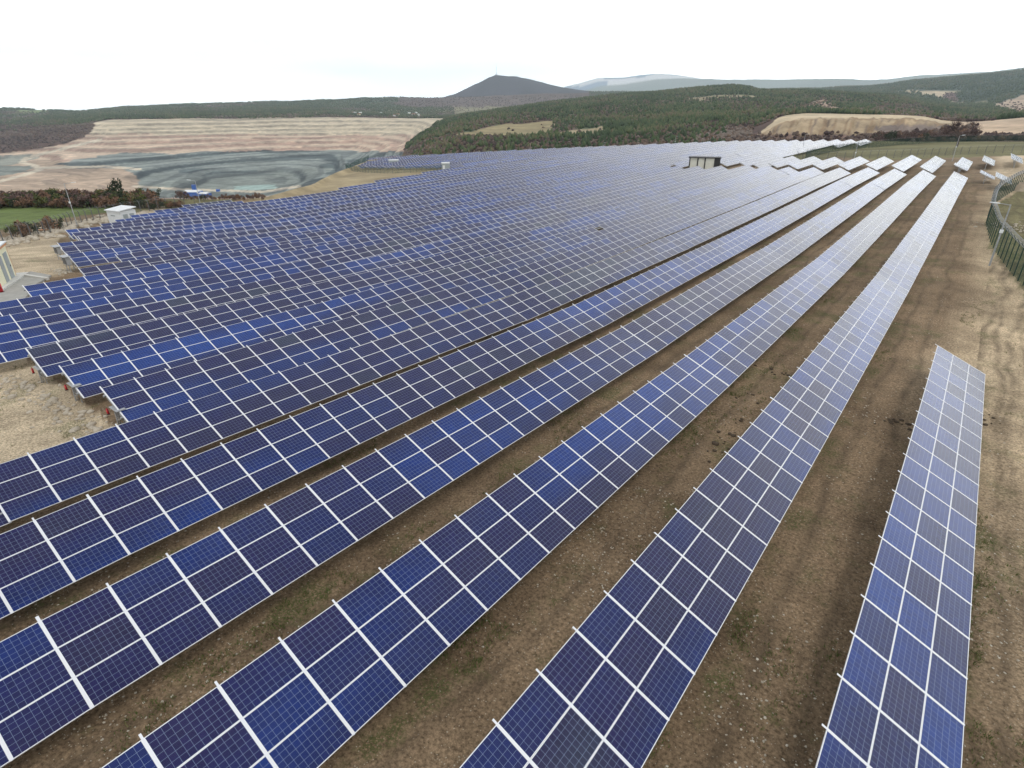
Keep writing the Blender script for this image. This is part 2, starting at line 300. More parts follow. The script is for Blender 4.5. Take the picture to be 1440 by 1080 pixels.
for ci, cv in enumerate(CURVES):
    a, dd, zz = [], [], []
    for px, py, dist in cv:
        if py is None:
            g = 200
            for _ in range(6):                                    # py where the plateau edge is seen
                av = az_of(px, g); x = dist*math.cos(av+HEAD); y = dist*math.sin(av+HEAD); z = gz(x, y)
                _, q, _ = project(np.array([x, y, z])); g = float(q)
            a.append(av); dd.append(dist); zz.append(z)
        else:
            d = ray(px, py); a.append(az_of(px, py)); dd.append(dist); zz.append(d[2]*dist)
    o = np.argsort(a)[::1]; AZC.append((np.array(a)[o], np.array(dd, float)[o], np.array(zz)[o]))
def pchip(xk, yk, x):
    "monotone cubic per row: xk, yk (n,K), x (m,) -> (n,m)"
    h = np.diff(xk, axis=1); dl = np.diff(yk, axis=1)/h
    dm = np.zeros_like(yk); a = dl[:, :-1]; b = dl[:, 1:]
    w1 = 2*h[:, 1:]+h[:, :-1]; w2 = h[:, 1:]+2*h[:, :-1]
    with np.errstate(divide='ignore', invalid='ignore'):
        mm = (w1+w2)/(w1/a+w2/b)
    dm[:, 1:-1] = np.where(a*b > 0, mm, 0); dm[:, 0] = dl[:, 0]; dm[:, -1] = dl[:, -1]
    out = np.zeros((len(xk), len(x)))
    for r in range(len(xk)):
        i = np.clip(np.searchsorted(xk[r], x)-1, 0, xk.shape[1]-2); t = (x-xk[r][i])/h[r][i]
        out[r] = (yk[r][i]*(1+2*t)*(1-t)**2+dm[r][i]*h[r][i]*t*(1-t)**2+yk[r][i+1]*t*t*(3-2*t)+dm[r][i+1]*h[r][i]*t*t*(t-1))
    return out
def far_grid(az, dist):
    K = len(AZC); XK = np.zeros((len(az), K)); YK = np.zeros((len(az), K))
    for k, (a, d, z) in enumerate(AZC):
        XK[:, k] = np.interp(az, a[::1], d[::1]); YK[:, k] = np.interp(az, a, z)
    XK = np.log(XK)
    for k in range(1, K): XK[:, k] = np.maximum(XK[:, k], XK[:, k-1]+.02)
    return pchip(XK, YK, np.log(dist)), np.exp(XK[:, 0])
azs = np.concatenate([np.radians(np.arange(-180, -66, 3.)), np.radians(np.arange(-66, 58, .16)), np.radians(np.arange(58, 180, 3.))])
ds = np.unique(np.round(np.concatenate([np.geomspace(2.5, 160, 130), np.geomspace(160, 800, 120), np.linspace(800, 2000, 150), np.geomspace(2000, 11800, 80)]), 3))
Zf, E0 = far_grid(azs, ds)
AA, DD = np.meshgrid(azs, ds, indexing='ij')
XX = DD*np.cos(AA+HEAD); YY = DD*np.sin(AA+HEAD)
Zs = spl(XX, YY)-H_TOP
wgt = np.clip((DD-E0[:, None]*.93)/(E0[:, None]*.07), 0, 1); wgt = wgt*wgt*(3-2*wgt)
PXv, PYv, ZC = project(np.stack([XX, YY, np.where(wgt > 0, Zf, Zs)], -1))
# benches cut in the pit wall
pit = np.clip((DD-930)/60, 0, 1)*np.clip((1990-DD)/40, 0, 1)*np.clip((np.interp(DD[0], [900, 1500, 1980], [590, 585, 600])[None, :]-PXv)/20, 0, 1)*np.clip((PXv+300)/60, 0, 1)
pit = pit*np.clip((PXv-np.interp(PYv, [150, 168, 190, 214, 230], [150, 140, 118, 10, -200]))/12, 0, 1)
STEP = 7.5; q = Zf/STEP+1.6*(fbm(XX/260, YY/260, 3, 5)-.5); fr = q-np.floor(q)
Zb = Zf+pit*STEP*.80*((np.clip((fr-.62)/.3, 0, 1))-fr)
# natural relief that grows with distance
rel = np.clip((DD-E0[:, None])/400, 0, 1)*(1-pit)
am = np.interp(DD, [300, 1000, 4000, 5600, 10600], [1.0, 7, 26, 60, 60])
Zb = Zb+rel*am*(fbm(XX/np.interp(DD, [300, 2000, 10600], [60, 220, 1100]), YY/np.interp(DD, [300, 2000, 10600], [60, 220, 1100]), 5, 2)-.48)
# gullies on the spoil heap
heap = np.clip((PXv-1062)/12, 0, 1)*np.clip((1330-PXv)/20, 0, 1)*np.clip((DD-470)/15, 0, 1)*np.clip((545-DD)/15, 0, 1)
gl_ = fbm(AA*150+DD/90, DD/200, 3, 8); Zb = Zb+heap*(5.0*(gl_-.5)-2.2*np.exp(-((gl_-.5)/.035)**2))
ZZ = Zs*(1-wgt)+Zb*wgt
micro = (fbm(XX/3.1, YY/3.1, 4, 11)-.47)*.28+(fbm(XX/17, YY/17, 3, 12)-.47)*.5
ZZ = ZZ+micro*np.clip((DD-2)/6, 0, 1)*(1-wgt)
def ground_at(x, y):
    d = math.hypot(x, y); a = (math.atan2(y, x)-HEAD+math.pi) % (2*math.pi)-math.pi
    i = min(max(np.searchsorted(azs, a)-1, 0), len(azs)-2); j = min(max(np.searchsorted(ds, d)-1, 0), len(ds)-2)
    u = (a-azs[i])/(azs[i+1]-azs[i]); v = (d-ds[j])/(ds[j+1]-ds[j])
    return float((ZZ[i, j]*(1-v)+ZZ[i, j+1]*v)*(1-u)+(ZZ[i+1, j]*(1-v)+ZZ[i+1, j+1]*v)*u)

# ---- land cover (what grows or lies where), as colour and as tree density
nA, nD = ZZ.shape
PXv, PYv, ZC = project(np.stack([XX, YY, ZZ], -1))
jx = PXv+(fbm(XX/40, YY/40, 4, 21)-.5)*np.interp(DD, [100, 500, 2000], [4, 14, 16]); jy = PYv+(fbm(XX/40, YY/40, 4, 22)-.5)*np.interp(DD, [100, 500, 2000], [3, 6, 7])
def poly(pts, X=None, Y=None):
    X = jx if X is None else X; Y = jy if Y is None else Y
    ins = np.zeros(X.shape, bool); n = len(pts)
    for i in range(n):
        x1, y1 = pts[i]; x2, y2 = pts[(i+1) % n]
        if y1 == y2: continue
        ins ^= ((y1 > Y) != (y2 > Y)) & (X < (x2-x1)*(Y-y1)/(y2-y1)+x1)
    return ins
C = np.zeros(ZZ.shape+(3,)); pine = np.zeros(ZZ.shape); scrub = np.zeros(ZZ.shape); grassm = np.zeros(ZZ.shape); far = DD > E0[:, None]*1.0
C[:] = (.215, .158, .104)
def paint(mk, col, var=0.0, s=30.):
    global C
    n = 1+var*(fbm(XX/s, YY/s, 4, 31)-.47)*2
    C[mk] = (np.array(col)[None, :]*n[mk][:, None])
SOIL = (.215, .158, .104); SAND = (.48, .405, .30); PINE = (.062, .088, .042); BARE = (.095, .058, .048); MEAD = (.27, .225, .125)
CREAM = (.56, .48, .36); PINK = (.43, .30, .235); GREYB = (.115, .145, .148); LGREY = (.24, .27, .25)
backhill = far & (DD > 1990)
leftside = far & (PXv < 640)
paint(far, BARE, .5)
# left side: forest on the skyline, rust-coloured scrub below
paint(leftside & (jy < 176), PINE, .4, 120); pine[leftside & (jy < 176) & (DD > 1990)] = 1
m1 = far & poly([(-400, 168), (60, 168), (150, 163), (230, 158), (330, 157), (330, 170), (150, 170), (110, 205), (0, 220), (-400, 235)])
paint(m1, BARE, .5, 60); scrub[m1] = 1
m1 = far & poly([(230, 166), (300, 160), (400, 158), (560, 158), (640, 146), (800, 138), (830, 142), (700, 150), (660, 170), (600, 170), (230, 170)]); paint(m1, (.24, .20, .14), .6, 90); scrub[m1] = .25
m1 = far & poly([(480, 166), (500, 158), (560, 152), (660, 146), (800, 143), (740, 152), (640, 163), (600, 168)]); paint(m1, (.22, .20, .12), .6, 90)
m1 = backhill & poly([(120, 152), (380, 147), (400, 156), (330, 160), (220, 163), (120, 166)]); paint(m1, PINE, .4, 90); pine[m1] = 1
m1 = backhill & leftside & (fbm(XX/260, YY/260, 4, 57) > .53); paint(m1, (.13, .085, .075), .4, 60); pine[m1] = .15; scrub[m1] = .8
m1 = backhill & poly([(20, 155), (70, 154), (70, 158), (20, 160)]); paint(m1, (.20, .25, .11), .3); pine[m1] = 0
m1 = far & poly([(12, 173), (18, 166), (28, 165), (26, 172), (16, 175)]); paint(m1, (.6, .55, .42), .1); scrub[m1] = 0
# the open pit
pitm = far & (DD < 2000) & (PXv < 640) & (DD > np.interp(PXv, [555, 566, 575, 600, 620], [300, 700, 1150, 1200, 1560])) & poly([(-400, 236), (0, 217), (50, 211), (95, 200), (116, 194), (128, 182), (136, 172), (146, 166), (520, 163), (640, 166), (640, 300), (-400, 340)])
paint(pitm, CREAM, .18, 40); scrub[pitm] = 0; pine[pitm] = 0
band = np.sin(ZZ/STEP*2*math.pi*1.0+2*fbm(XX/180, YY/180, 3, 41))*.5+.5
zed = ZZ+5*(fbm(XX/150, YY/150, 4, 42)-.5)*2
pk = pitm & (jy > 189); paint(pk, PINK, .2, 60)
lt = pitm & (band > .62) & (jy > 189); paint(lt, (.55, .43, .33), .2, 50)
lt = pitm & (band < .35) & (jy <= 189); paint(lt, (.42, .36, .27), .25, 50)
lf = pitm & poly([(-400, 236), (0, 228), (70, 226), (200, 232), (230, 262), (230, 290), (-400, 300)]); paint(lf, (.43, .33, .25), .45, 35)
lf = pitm & poly([(-400, 228), (60, 217), (52, 222), (20, 232), (0, 234), (-400, 240)]); paint(lf, (.30, .31, .27), .3, 35)
lf = pitm & poly([(-400, 252), (-10, 235), (48, 232), (50, 236), (10, 246), (-400, 262)]); paint(lf, (.20, .22, .20), .4, 35)
g1 = pitm & poly([(78, 230), (100, 225), (150, 219), (170, 214), (240, 216), (300, 212), (420, 211), (640, 214), (640, 240), (470, 250), (430, 262), (380, 276), (200, 280), (196, 262), (186, 244), (170, 236), (110, 237)])
paint(g1, GREYB, .35, 45)
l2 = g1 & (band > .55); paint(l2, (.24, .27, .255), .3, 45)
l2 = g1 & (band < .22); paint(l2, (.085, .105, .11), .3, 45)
l2 = g1 & poly([(196, 262), (300, 245), (420, 236), (470, 236), (420, 262), (380, 280), (196, 285)]); paint(l2, LGREY, .25, 30)
l2 = l2 & (band < .25); paint(l2, (.15, .175, .17), .2)
lw = pitm & (ZZ < 0) & poly([(325, 263), (350, 261), (390, 258), (386, 266), (350, 269), (330, 268)]); paint(lw, (.36, .48, .45), .05)
for rd in ([(-5, 256), (30, 247), (55, 239), (48, 232), (31, 229), (35, 224), (60, 216), (96, 207), (140, 197)], [(190, 262), (250, 266), (320, 268), (370, 270), (420, 262)], [(60, 236), (150, 234), (195, 238)]):
    for (xa, ya), (xb, yb) in zip(rd[:-1], rd[1:]):
        tt = np.clip(((PXv-xa)*(xb-xa)+(PYv-ya)*(yb-ya)*9)/((xb-xa)**2+9*(yb-ya)**2+1e-9), 0, 1)
        dd_ = np.hypot((PXv-xa-tt*(xb-xa))/3, PYv-ya-tt*(yb-ya)); rm = pitm & (dd_ < 1.5); paint(rm, (.60, .53, .42), .1)
riser = pitm & (DD > 960) & (fr > .66) & (fbm(XX/90, YY/90, 3, 45) > .36); C[riser] *= np.array([.76, .77, .79]); q2 = Zf/3.0+1.2*(fbm(XX/160, YY/160, 3, 6)-.5); q2 = q2-np.floor(q2); riser = g1 & (q2 > .68); C[riser] *= np.array([.64, .65, .68]); riser = g1 & (DD < 1150); C[riser] *= .9; lip = pitm & (DD > 960) & (fr < .16); C[lip] *= 1.14  # bench shading painted into the colour: risers darkened, lips lightened
# right side: wooded hill with meadows, spoil heap and tan workings
rh = far & (PXv >= 560) & ~pitm & (DD < 2100)
paint(rh, PINE, .45, 70); pine[rh] = 1
m1 = rh & poly([(540, 222), (575, 208), (600, 196), (640, 188), (700, 182), (700, 205), (760, 205), (1000, 188), (1060, 186), (1060, 230), (540, 230)]); paint(m1, BARE, .5, 25); pine[m1] = .05; scrub[m1] = 1
patch = fbm(XX/110, YY/110, 4, 51); m1 = rh & (patch > .49) & (jy > 134); paint(m1, (.125, .085, .062), .5, 25); pine[m1] = .34; scrub[m1] = .8
m1 = rh & poly([(640, 190), (700, 176), (780, 171), (778, 184), (745, 193), (700, 192)]); paint(m1, MEAD, .3, 30); pine[m1] = 0; scrub[m1] = .02
m1 = rh & poly([(765, 190), (800, 182), (850, 178), (850, 190), (800, 191)]); paint(m1, (.33, .27, .17), .3, 30); pine[m1] = 0; scrub[m1] = .08
m1 = rh & poly([(965, 138), (1000, 134), (1045, 132), (1070, 134), (1040, 137), (970, 141)]); paint(m1, (.26, .22, .14), .3, 40); pine[m1] = 0; scrub[m1] = .2
m1 = rh & poly([(1120, 152), (1160, 139), (1190, 158), (1170, 158), (1150, 152)]); paint(m1, (.36, .26, .19), .5, 25); pine[m1] = .02; scrub[m1] = .3
m1 = rh & poly([(1220, 158), (1240, 147), (1290, 146), (1320, 160), (1420, 168), (1420, 173), (1310, 172), (1230, 160)]); paint(m1, (.125, .075, .068), .5, 30); pine[m1] = .08; scrub[m1] = 1
hp = rh & (DD < 720) & poly([(1058, 200), (1072, 186), (1095, 166), (1120, 159), (1200, 157), (1300, 158), (1318, 168), (1360, 171), (1440, 164), (1900, 150), (1900, 205)])
paint(hp, (.38, .295, .195), .28, 18); pine[hp] = 0; scrub[hp] = 0
st = hp & (DD < 548) & (fbm(AA*230+DD/80, DD/160, 3, 61) > .52); paint(st, (.30, .215, .135), .3, 12)
st = hp & (DD < 548) & (fbm(AA*330+DD/70, DD/140, 3, 62) > .60); paint(st, (.24, .185, .14), .3, 12)
st = hp & (DD > 540) & (DD < 645); paint(st, (.55, .45, .31), .15, 20)
st = hp & (np.abs(DD-532) < 5) & (fbm(AA*40, DD/90, 2, 63) > .42); paint(st, (.26, .19, .12), .2, 12)
m1 = hp & poly([(1225, 178), (1270, 174), (1330, 175), (1370, 180), (1360, 190), (1240, 192)]); paint(m1, (.20, .16, .14), .5, 15)
m1 = hp & (PXv > 1340); paint(m1, (.47, .36, .26), .35, 25)
m1 = hp & (PYv > 189.5); paint(m1, (.16, .105, .085), .5, 15); scrub[m1] = .8
m1 = hp & poly([(1255, 190), (1290, 184), (1340, 178), (1375, 175), (1370, 188), (1380, 200), (1255, 200)]); paint(m1, BARE, .4, 15); scrub[m1] = 1
m1 = rh & (PXv > 1020) & (DD < 660) & ~hp; paint(m1, BARE, .5, 15); pine[m1] = 0; scrub[m1] = 1
# second ridge on the right
m1 = far & (DD > 1990) & (PXv >= 830); paint(m1, (.034, .058, .034), .35, 160); pine[m1] = 1; scrub[m1] = 0
m1 = far & (DD > 1990) & (DD < 4900) & (PXv > 560) & (PXv < 900) & (jy > 136) & (jy < 150); paint(m1, (.12, .085, .078), .5, 120); pine[m1] = 0; scrub[m1] = .5
m1 = far & (DD > 1990) & poly([(1255, 129), (1290, 127), (1330, 128), (1360, 127), (1340, 131), (1325, 138), (1310, 133)]); paint(m1, (.50, .41, .29), .2); pine[m1] = 0
m1 = far & poly([(1325, 131), (1345, 130), (1350, 142), (1330, 144)]); paint(m1, (.16, .10, .09), .4); pine[m1] = 0; scrub[m1] = 1
m1 = far & (PXv > 1395) & poly([(1395, 148), (1440, 134), (1900, 100), (1900, 150), (1440, 158), (1420, 156)]); paint(m1, (.42, .32, .24), .4, 60); pine[m1] = 0; scrub[m1] = .1
m1 = far & poly([(1330, 143), (1400, 143), (1402, 146), (1340, 146)]); paint(m1, (.28, .25, .15), .3); pine[m1] = 0
# mountains
m1 = far & (DD > 4920); paint(m1, (.044, .036, .052), .75, 170); pine[m1] = 0; scrub[m1] = 0
m1 = far & (DD > 6600); paint(m1, (.30, .35, .33), .30, 700)  # far ridge: paleness of distant haze put into its ground colour
m1 = far & (DD > 9300); paint(m1, (.30, .40, .52), .12, 900)  # massif: blue of distant haze painted into the base colour
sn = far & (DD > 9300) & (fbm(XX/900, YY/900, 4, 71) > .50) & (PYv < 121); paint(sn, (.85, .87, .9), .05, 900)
# near land cover: sandy yard at the left, meadow beyond the fences, grass between the rows
gl = (~far) & (PXv < 330) & poly([(-400, 330), (0, 322), (70, 309), (130, 301), (160, 296), (160, 270), (-400, 270)], PXv, jy)
paint(gl, (.125, .17, .055), .30, 14); grassm[gl] = 1
strip = (~far) & (DD > 128) & (PXv < 330) & (PYv < 300) & ~gl; paint(strip, (.20, .19, .10), .3)
yard = (~far) & (XX < -30) & (DD < 190) & poly([(-900, 1200), (-900, 345), (0, 340), (60, 325), (150, 308), (230, 290), (240, 300), (140, 312), (90, 322), (80, 342), (160, 360), (100, 380), (30, 405), (30, 440), (30, 500), (160, 600), (150, 640), (0, 700), (0, 1200)], PXv, PYv)
paint(yard, SAND, .22, 5)
berm = (~far) & poly([(330, 290), (400, 281), (500, 264), (560, 252), (620, 243), (650, 232), (500, 222), (420, 250)], PXv, PYv); paint(berm, (.33, .27, .17), .25, 12)
mr = (~far) & (XX > -75) & (YY > 205) & poly([(1080, 232), (1180, 222), (1240, 226), (1300, 223), (1460, 217), (1900, 214), (1900, 190), (1200, 190), (1180, 199), (1130, 207), (1085, 219)], PXv, jy)
paint(mr, (.175, .165, .085), .22, 14); grassm[mr] = .8
ro = (~far) & (PXv > 1380) & poly([(1392, 350), (1386, 312), (1402, 288), (1440, 262), (1900, 120), (1900, 800), (1440, 410), (1412, 376)], PXv, PYv)
paint(ro, (.20, .185, .10), .25, 8); grassm[ro] = .6
trk = (~far) & (XX > -3) & (~ro) & (YY > 8) & ~mr; keep = C.copy(); paint(trk, (.50, .405, .285), .2, 6); kw = np.clip((XX+.8+2.5*(fbm(XX/9, YY/14, 3, 93)-.5)*2)/4, 0, 1)[..., None]*np.clip((YY-14+6*fbm(XX/7, YY/7, 3, 94))/34, 0, 1)[..., None]; C = np.where(trk[..., None], keep*(1-kw)+C*kw, C)
V = np.stack([XX, YY, ZZ], -1).reshape(-1, 3)
idx = np.arange(nA*nD).reshape(nA, nD); nxt = np.roll(idx, -1, axis=0)
F = np.stack([idx[:, :-1], idx[:, 1:], nxt[:, 1:], nxt[:, :-1]], -1).reshape(-1, 4)[:, ::-1]
cen = len(V); V = np.vstack([V, [0, 0, gz(0, 0)]])

def ground_mat():
    M = bpy.data.materials.new('ground'); M.use_nodes = True; t = M.node_tree; b = t.nodes['Principled BSDF']
    at = N(t, 'ShaderNodeAttribute', attribute_name='cover'); ag = N(t, 'ShaderNodeAttribute', attribute_name='near')
    geo = N(t, 'ShaderNodeNewGeometry'); pos = geo.outputs['Position']
    def nz(s, d=5, r=.6, v=None):
        n = N(t, 'ShaderNodeTexNoise', inp={'Scale': s, 'Detail': d, 'Roughness': r}); LK(t, v or pos, n.inputs['Vector']); return n.outputs[0]
    col = at.outputs['Color']
    # far texture: patches of tens of metres
    f1 = ramp(t, nz(.055, 8, .72), [(.3, (.62, .62, .62)), (.7, (1.4, 1.38, 1.34))]); colf = mixc(t, 1.0, col, f1, 'MULTIPLY')
    # near texture: damp and dry soil, wheel ruts along the rows, gravel
    st = N(t, 'ShaderNodeMapping'); st.inputs['Scale'].default_value = (1, .07, 1); LK(t, pos, st.inputs[0])
    rut = ramp(t, nz(1.15, 4, .6, st.outputs[0]), [(.36, (.70, .68, .66)), (.60, (1.18, 1.18, 1.18))])
    a = mixc(t, .35, col, rut, 'MULTIPLY')
    a = mixc(t, 1.0, a, ramp(t, nz(.22, 6, .62), [(.33, (.66, .64, .62)), (.68, (1.32, 1.30, 1.27))]), 'MULTIPLY')
    a = mixc(t, 1.0, a, ramp(t, nz(9, 8, .75), [(.36, (.40, .38, .35)), (.64, (1.62, 1.60, 1.55))]), 'MULTIPLY')
    vo = N(t, 'ShaderNodeTexVoronoi', inp={'Scale': 13, 'Randomness': 1}); LK(t, pos, vo.inputs['Vector'])
    wn = N(t, 'ShaderNodeSeparateColor'); LK(t, vo.outputs['Color'], wn.inputs[0])
    peb = mth(t, 'MULTIPLY', mth(t, 'LESS_THAN', vo.outputs['Distance'], mth(t, 'MULTIPLY', wn.outputs[0], .30)), mth(t, 'GREATER_THAN', wn.outputs[1], .52))
    a = mixc(t, mth(t, 'MULTIPLY', peb, .75), a, (.50, .44, .34))
    sp_ = N(t, 'ShaderNodeSeparateXYZ'); LK(t, pos, sp_.inputs[0]); X_, Y_ = sp_.outputs[0], sp_.outputs[1]
    wv = N(t, 'ShaderNodeMapping'); wv.inputs['Scale'].default_value = (.15, 1, 1); LK(t, pos, wv.inputs[0])
    wob = mth(t, 'MULTIPLY', mth(t, 'SUBTRACT', nz(.11, 2, .5, wv.outputs[0]), .5), 2.4)
    lane = mth(t, 'MULTIPLY', mth(t, 'FRACT', mth(t, 'DIVIDE', mth(t, 'SUBTRACT', X_, X0), SP)), SP)       # 0 at a row's upper edge
    lw = mth(t, 'ADD', lane, wob)
    def rut_at(c, w, v): return mth(t, 'SUBTRACT', 1.0, mth(t, 'DIVIDE', mth(t, 'ABSOLUTE', mth(t, 'SUBTRACT', v, c)), w), 0, True)
    inrow = mth(t, 'MULTIPLY', mth(t, 'LESS_THAN', X_, X0+6.0), mth(t, 'GREATER_THAN', X_, -33.0))
    r1 = mth(t, 'MULTIPLY', mth(t, 'MAXIMUM', rut_at(3.75, .32, lw), rut_at(5.3, .32, lw)), inrow)
    bend = mth(t, 'ADD', mth(t, 'MULTIPLY', mth(t, 'SINE', mth(t, 'DIVIDE', Y_, 23.0)), 1.6), mth(t, 'MULTIPLY', wob, 1.3))
    tv = mth(t, 'FRACT', mth(t, 'DIVIDE', mth(t, 'ADD', X_, bend), 1.75))
    r2 = mth(t, 'MULTIPLY', rut_at(.5, .24, tv), mth(t, 'GREATER_THAN', X_, X0+2.5))
    rut2 = mth(t, 'MULTIPLY', mth(t, 'MAXIMUM', r1, r2), ramp(t, nz(.5, 4, .6), [(.35, (.25,)*3), (.6, (1,)*3)]))
    a = mixc(t, mth(t, 'MULTIPLY', rut2, .62), a, (.085, .062, .040))
    edge = mth(t, 'MULTIPLY', rut_at(3.05, .75, lw), inrow)
    # grass: patches between the rows, plus the meadows
    gp = mth(t, 'MULTIPLY', mth(t, 'SUBTRACT', mth(t, 'ADD', nz(.33, 7, .66), mth(t, 'MULTIPLY', edge, .07)), .545), 9, 0, True)
    gfine = mth(t, 'GREATER_THAN', nz(13, 4, .7), .49)
    gsel = mth(t, 'MULTIPLY', mth(t, 'MULTIPLY', gp, gfine), .75)
    a = mixc(t, gsel, a, (.075, .095, .028))
    nearf = mth(t, 'MULTIPLY', ag.outputs['Fac'], 1.0)
    LK(t, mixc(t, nearf, colf, a), b.inputs['Base Color'])
    b.inputs['Roughness'].default_value = .95; b.inputs['Specular IOR Level'].default_value = .15
    hs = mth(t, 'SUBTRACT', mth(t, 'ADD', mth(t, 'MULTIPLY', nz(5, 8, .7), .14), mth(t, 'MULTIPLY', peb, .03)), mth(t, 'MULTIPLY', rut2, .06))
    bp = N(t, 'ShaderNodeBump', inp={'Strength': .8, 'Distance': 1.0}); LK(t, mth(t, 'MULTIPLY', hs, nearf), bp.inputs['Height']); LK(t, bp.outputs[0], b.inputs['Normal'])
    return M
M_ground = ground_mat()
F4 = F
me = npmesh('ground', V, F4, [M_ground], smooth=True)
bmh = [(idx[i, 0], idx[(i+1) % nA, 0], cen) for i in range(nA)]
ca = me.color_attributes.new('cover', 'FLOAT_COLOR', 'POINT')
cc = np.ones((len(V), 4), np.float32); cc[:-1, :3] = np.clip(C.reshape(-1, 3), 0, 1); cc[-1, :3] = SOIL; ca.data.foreach_set('color', cc.ravel())
na = me.attributes.new('near', 'FLOAT', 'POINT'); nn = np.ones(len(V), np.float32); nn[:-1] = np.clip((260-DD)/160, 0, 1).ravel(); na.data.foreach_set('value', nn)
g = link('ground', me); uniq(g, 'brown stony soil between the panel rows rolling out to quarry and hills', None, None, 'structure')

# ------------------------------------------------------------------ solar tables
CT, ST = math.cos(TILT), math.sin(TILT)
def module_into(mb, uvs, ids, y0, s0, ident, L=1.655, Wd=1.003, d=.0):
    "frame + glass of one module; local x down the slope, y along the row, z normal"
    x0, x1 = s0, s0+Wd; y1 = y0+L; f = .020; zt = .036+d; zg = .032+d; zb = d
    def q(p, mi, uv=None):
        mb.quad(p, mi); uvs.extend(uv or [(0, 0)]*len(p)); ids.extend([ident]*len(p))
    q([(x0+f, y0+f, zg), (x1-f, y0+f, zg), (x1-f, y1-f, zg), (x0+f, y1-f, zg)], 1, [(0, 0), (0, 1), (1, 1), (1, 0)])
    q([(x0, y0, zt), (x1, y0, zt), (x1-f, y0+f, zt), (x0+f, y0+f, zt)], 0); q([(x1, y0, zt), (x1, y1, zt), (x1-f, y1-f, zt), (x1-f, y0+f, zt)], 0)
    q([(x1, y1, zt), (x0, y1, zt), (x0+f, y1-f, zt), (x1-f, y1-f, zt)], 0); q([(x0, y1, zt), (x0, y0, zt), (x0+f, y0+f, zt), (x0+f, y1-f, zt)], 0)
    q([(x0, y0, zb), (x1, y0, zb), (x1, y0, zt), (x0, y0, zt)], 0); q([(x1, y0, zb), (x1, y1, zb), (x1, y1, zt), (x1, y0, zt)], 0)
    q([(x1, y1, zb), (x0, y1, zb), (x0, y1, zt), (x1, y1, zt)], 0); q([(x0, y1, zb), (x0, y0, zb), (x0, y0, zt), (x0, y1, zt)], 0)
    q([(x0, y0, zb), (x0, y1, zb), (x1, y1, zb), (x1, y0, zb)], 2)
def uvmesh(mb, uvs, ids, name):
    me = mb.mesh(name, [M_frame, M_cell, M_back, M_steel])
    a = me.uv_layers.new(name='cell'); n = len(me.loops); uu = np.zeros((n, 2), np.float32); uu[:len(uvs)] = uvs; a.data.foreach_set('uv', uu.ravel())
    b = me.uv_layers.new(name='ident'); uu = np.zeros((n, 2), np.float32); uu[:len(ids)] = ids; b.data.foreach_set('uv', uu.ravel())
    return me
SROW = [0.0, 1.009, 2.018]
mb = MB(); u_ = []; i_ = []; module_into(mb, u_, i_, 0, 0, (0, 0)); ME_module = uvmesh(mb, u_, i_, 'solar_module')
mb = MB(); mb.box((-.13, -.0275, .030), (3.035, .0275, .041), 0); ME_rail = mb.mesh('rail', [M_frame])
mb = MB(); mb.box((-.17, -.036, .030), (3.035, .036, .043), 0); ME_endrail = mb.mesh('end_rail', [M_frame])
LOCR = Matrix.Rotation(TILT, 4, 'Y')      # table plane: local x points down the slope
def purlin_mesh(ncol):
    mb = MB(); 
    for s in (.55, 2.45): mb.box((s-.04, -.15, -.11), (s+.04, ncol*P+.15, -.003))
    return mb.mesh('purlin', [M_steel])
def frame_mesh():
    "one support: rafter under the panels, a post and a slanting brace (coordinates of the table foot)"
    mb = MB()
    return mb
def post_parts():
    # in table space rotated back upright: x horizontal down-slope, z up, measured from the top edge
    px_ = 1.25*CT; pz = -1.25*ST-.16
    a = MB(); a.box((px_-.05, -.035, -3.2), (px_+.05, .035, pz)); A = a.mesh('post', [M_steel])
    b = MB(); b.bar((px_, 0, -1.55), (2.35*CT, 0, -2.35*ST-.15), .05); b.bar((.25*CT, 0, -.25*ST-.12), (2.75*CT, 0, -2.75*ST-.12), .06, .08); B = b.mesh('brace', [M_steel])
    return A, B
ME_post, ME_brace = post_parts()
purl = {}
single = {}
def single_mesh(nc):
    if nc in single: return single[nc]
    mb = MB(); u = []; i = []
    for k in range(nc):
        for r in range(3): module_into(mb, u, i, k*P+.0225, SROW[r], (k+3, r+7))
    for k in range(nc+1): mb.box((-.13, k*P-.0275, .030), (3.035, k*P+.0275, .041), 0)
    for s in (.55, 2.45): mb.box((s-.04, -.15, -.11), (s+.04, nc*P+.15, -.003), 3)
    for k in range(0, nc+1, 3):
        n0 = len(mb.v); px_ = 1.25*CT; pz = -1.25*ST-.16
        mb.box((px_-.05, k*P-.035, -3.2), (px_+.05, k*P+.035, pz), 3)
        mb.bar((.25*CT, k*P, -.25*ST-.12), (2.75*CT, k*P, -2.75*ST-.12), .06, .08, 3)
        for q in range(n0, len(mb.v)):                      # back into panel space
            x, y, z = mb.v[q]; mb.v[q] = (x*CT-z*ST, y, x*ST+z*CT)
    single[nc] = uvmesh(mb, u, i, 'solar_table'); return single[nc]
proto = {}
tables = []
HOLE = (7, 72.8)
NEARD = 170
stat = [0, 0]
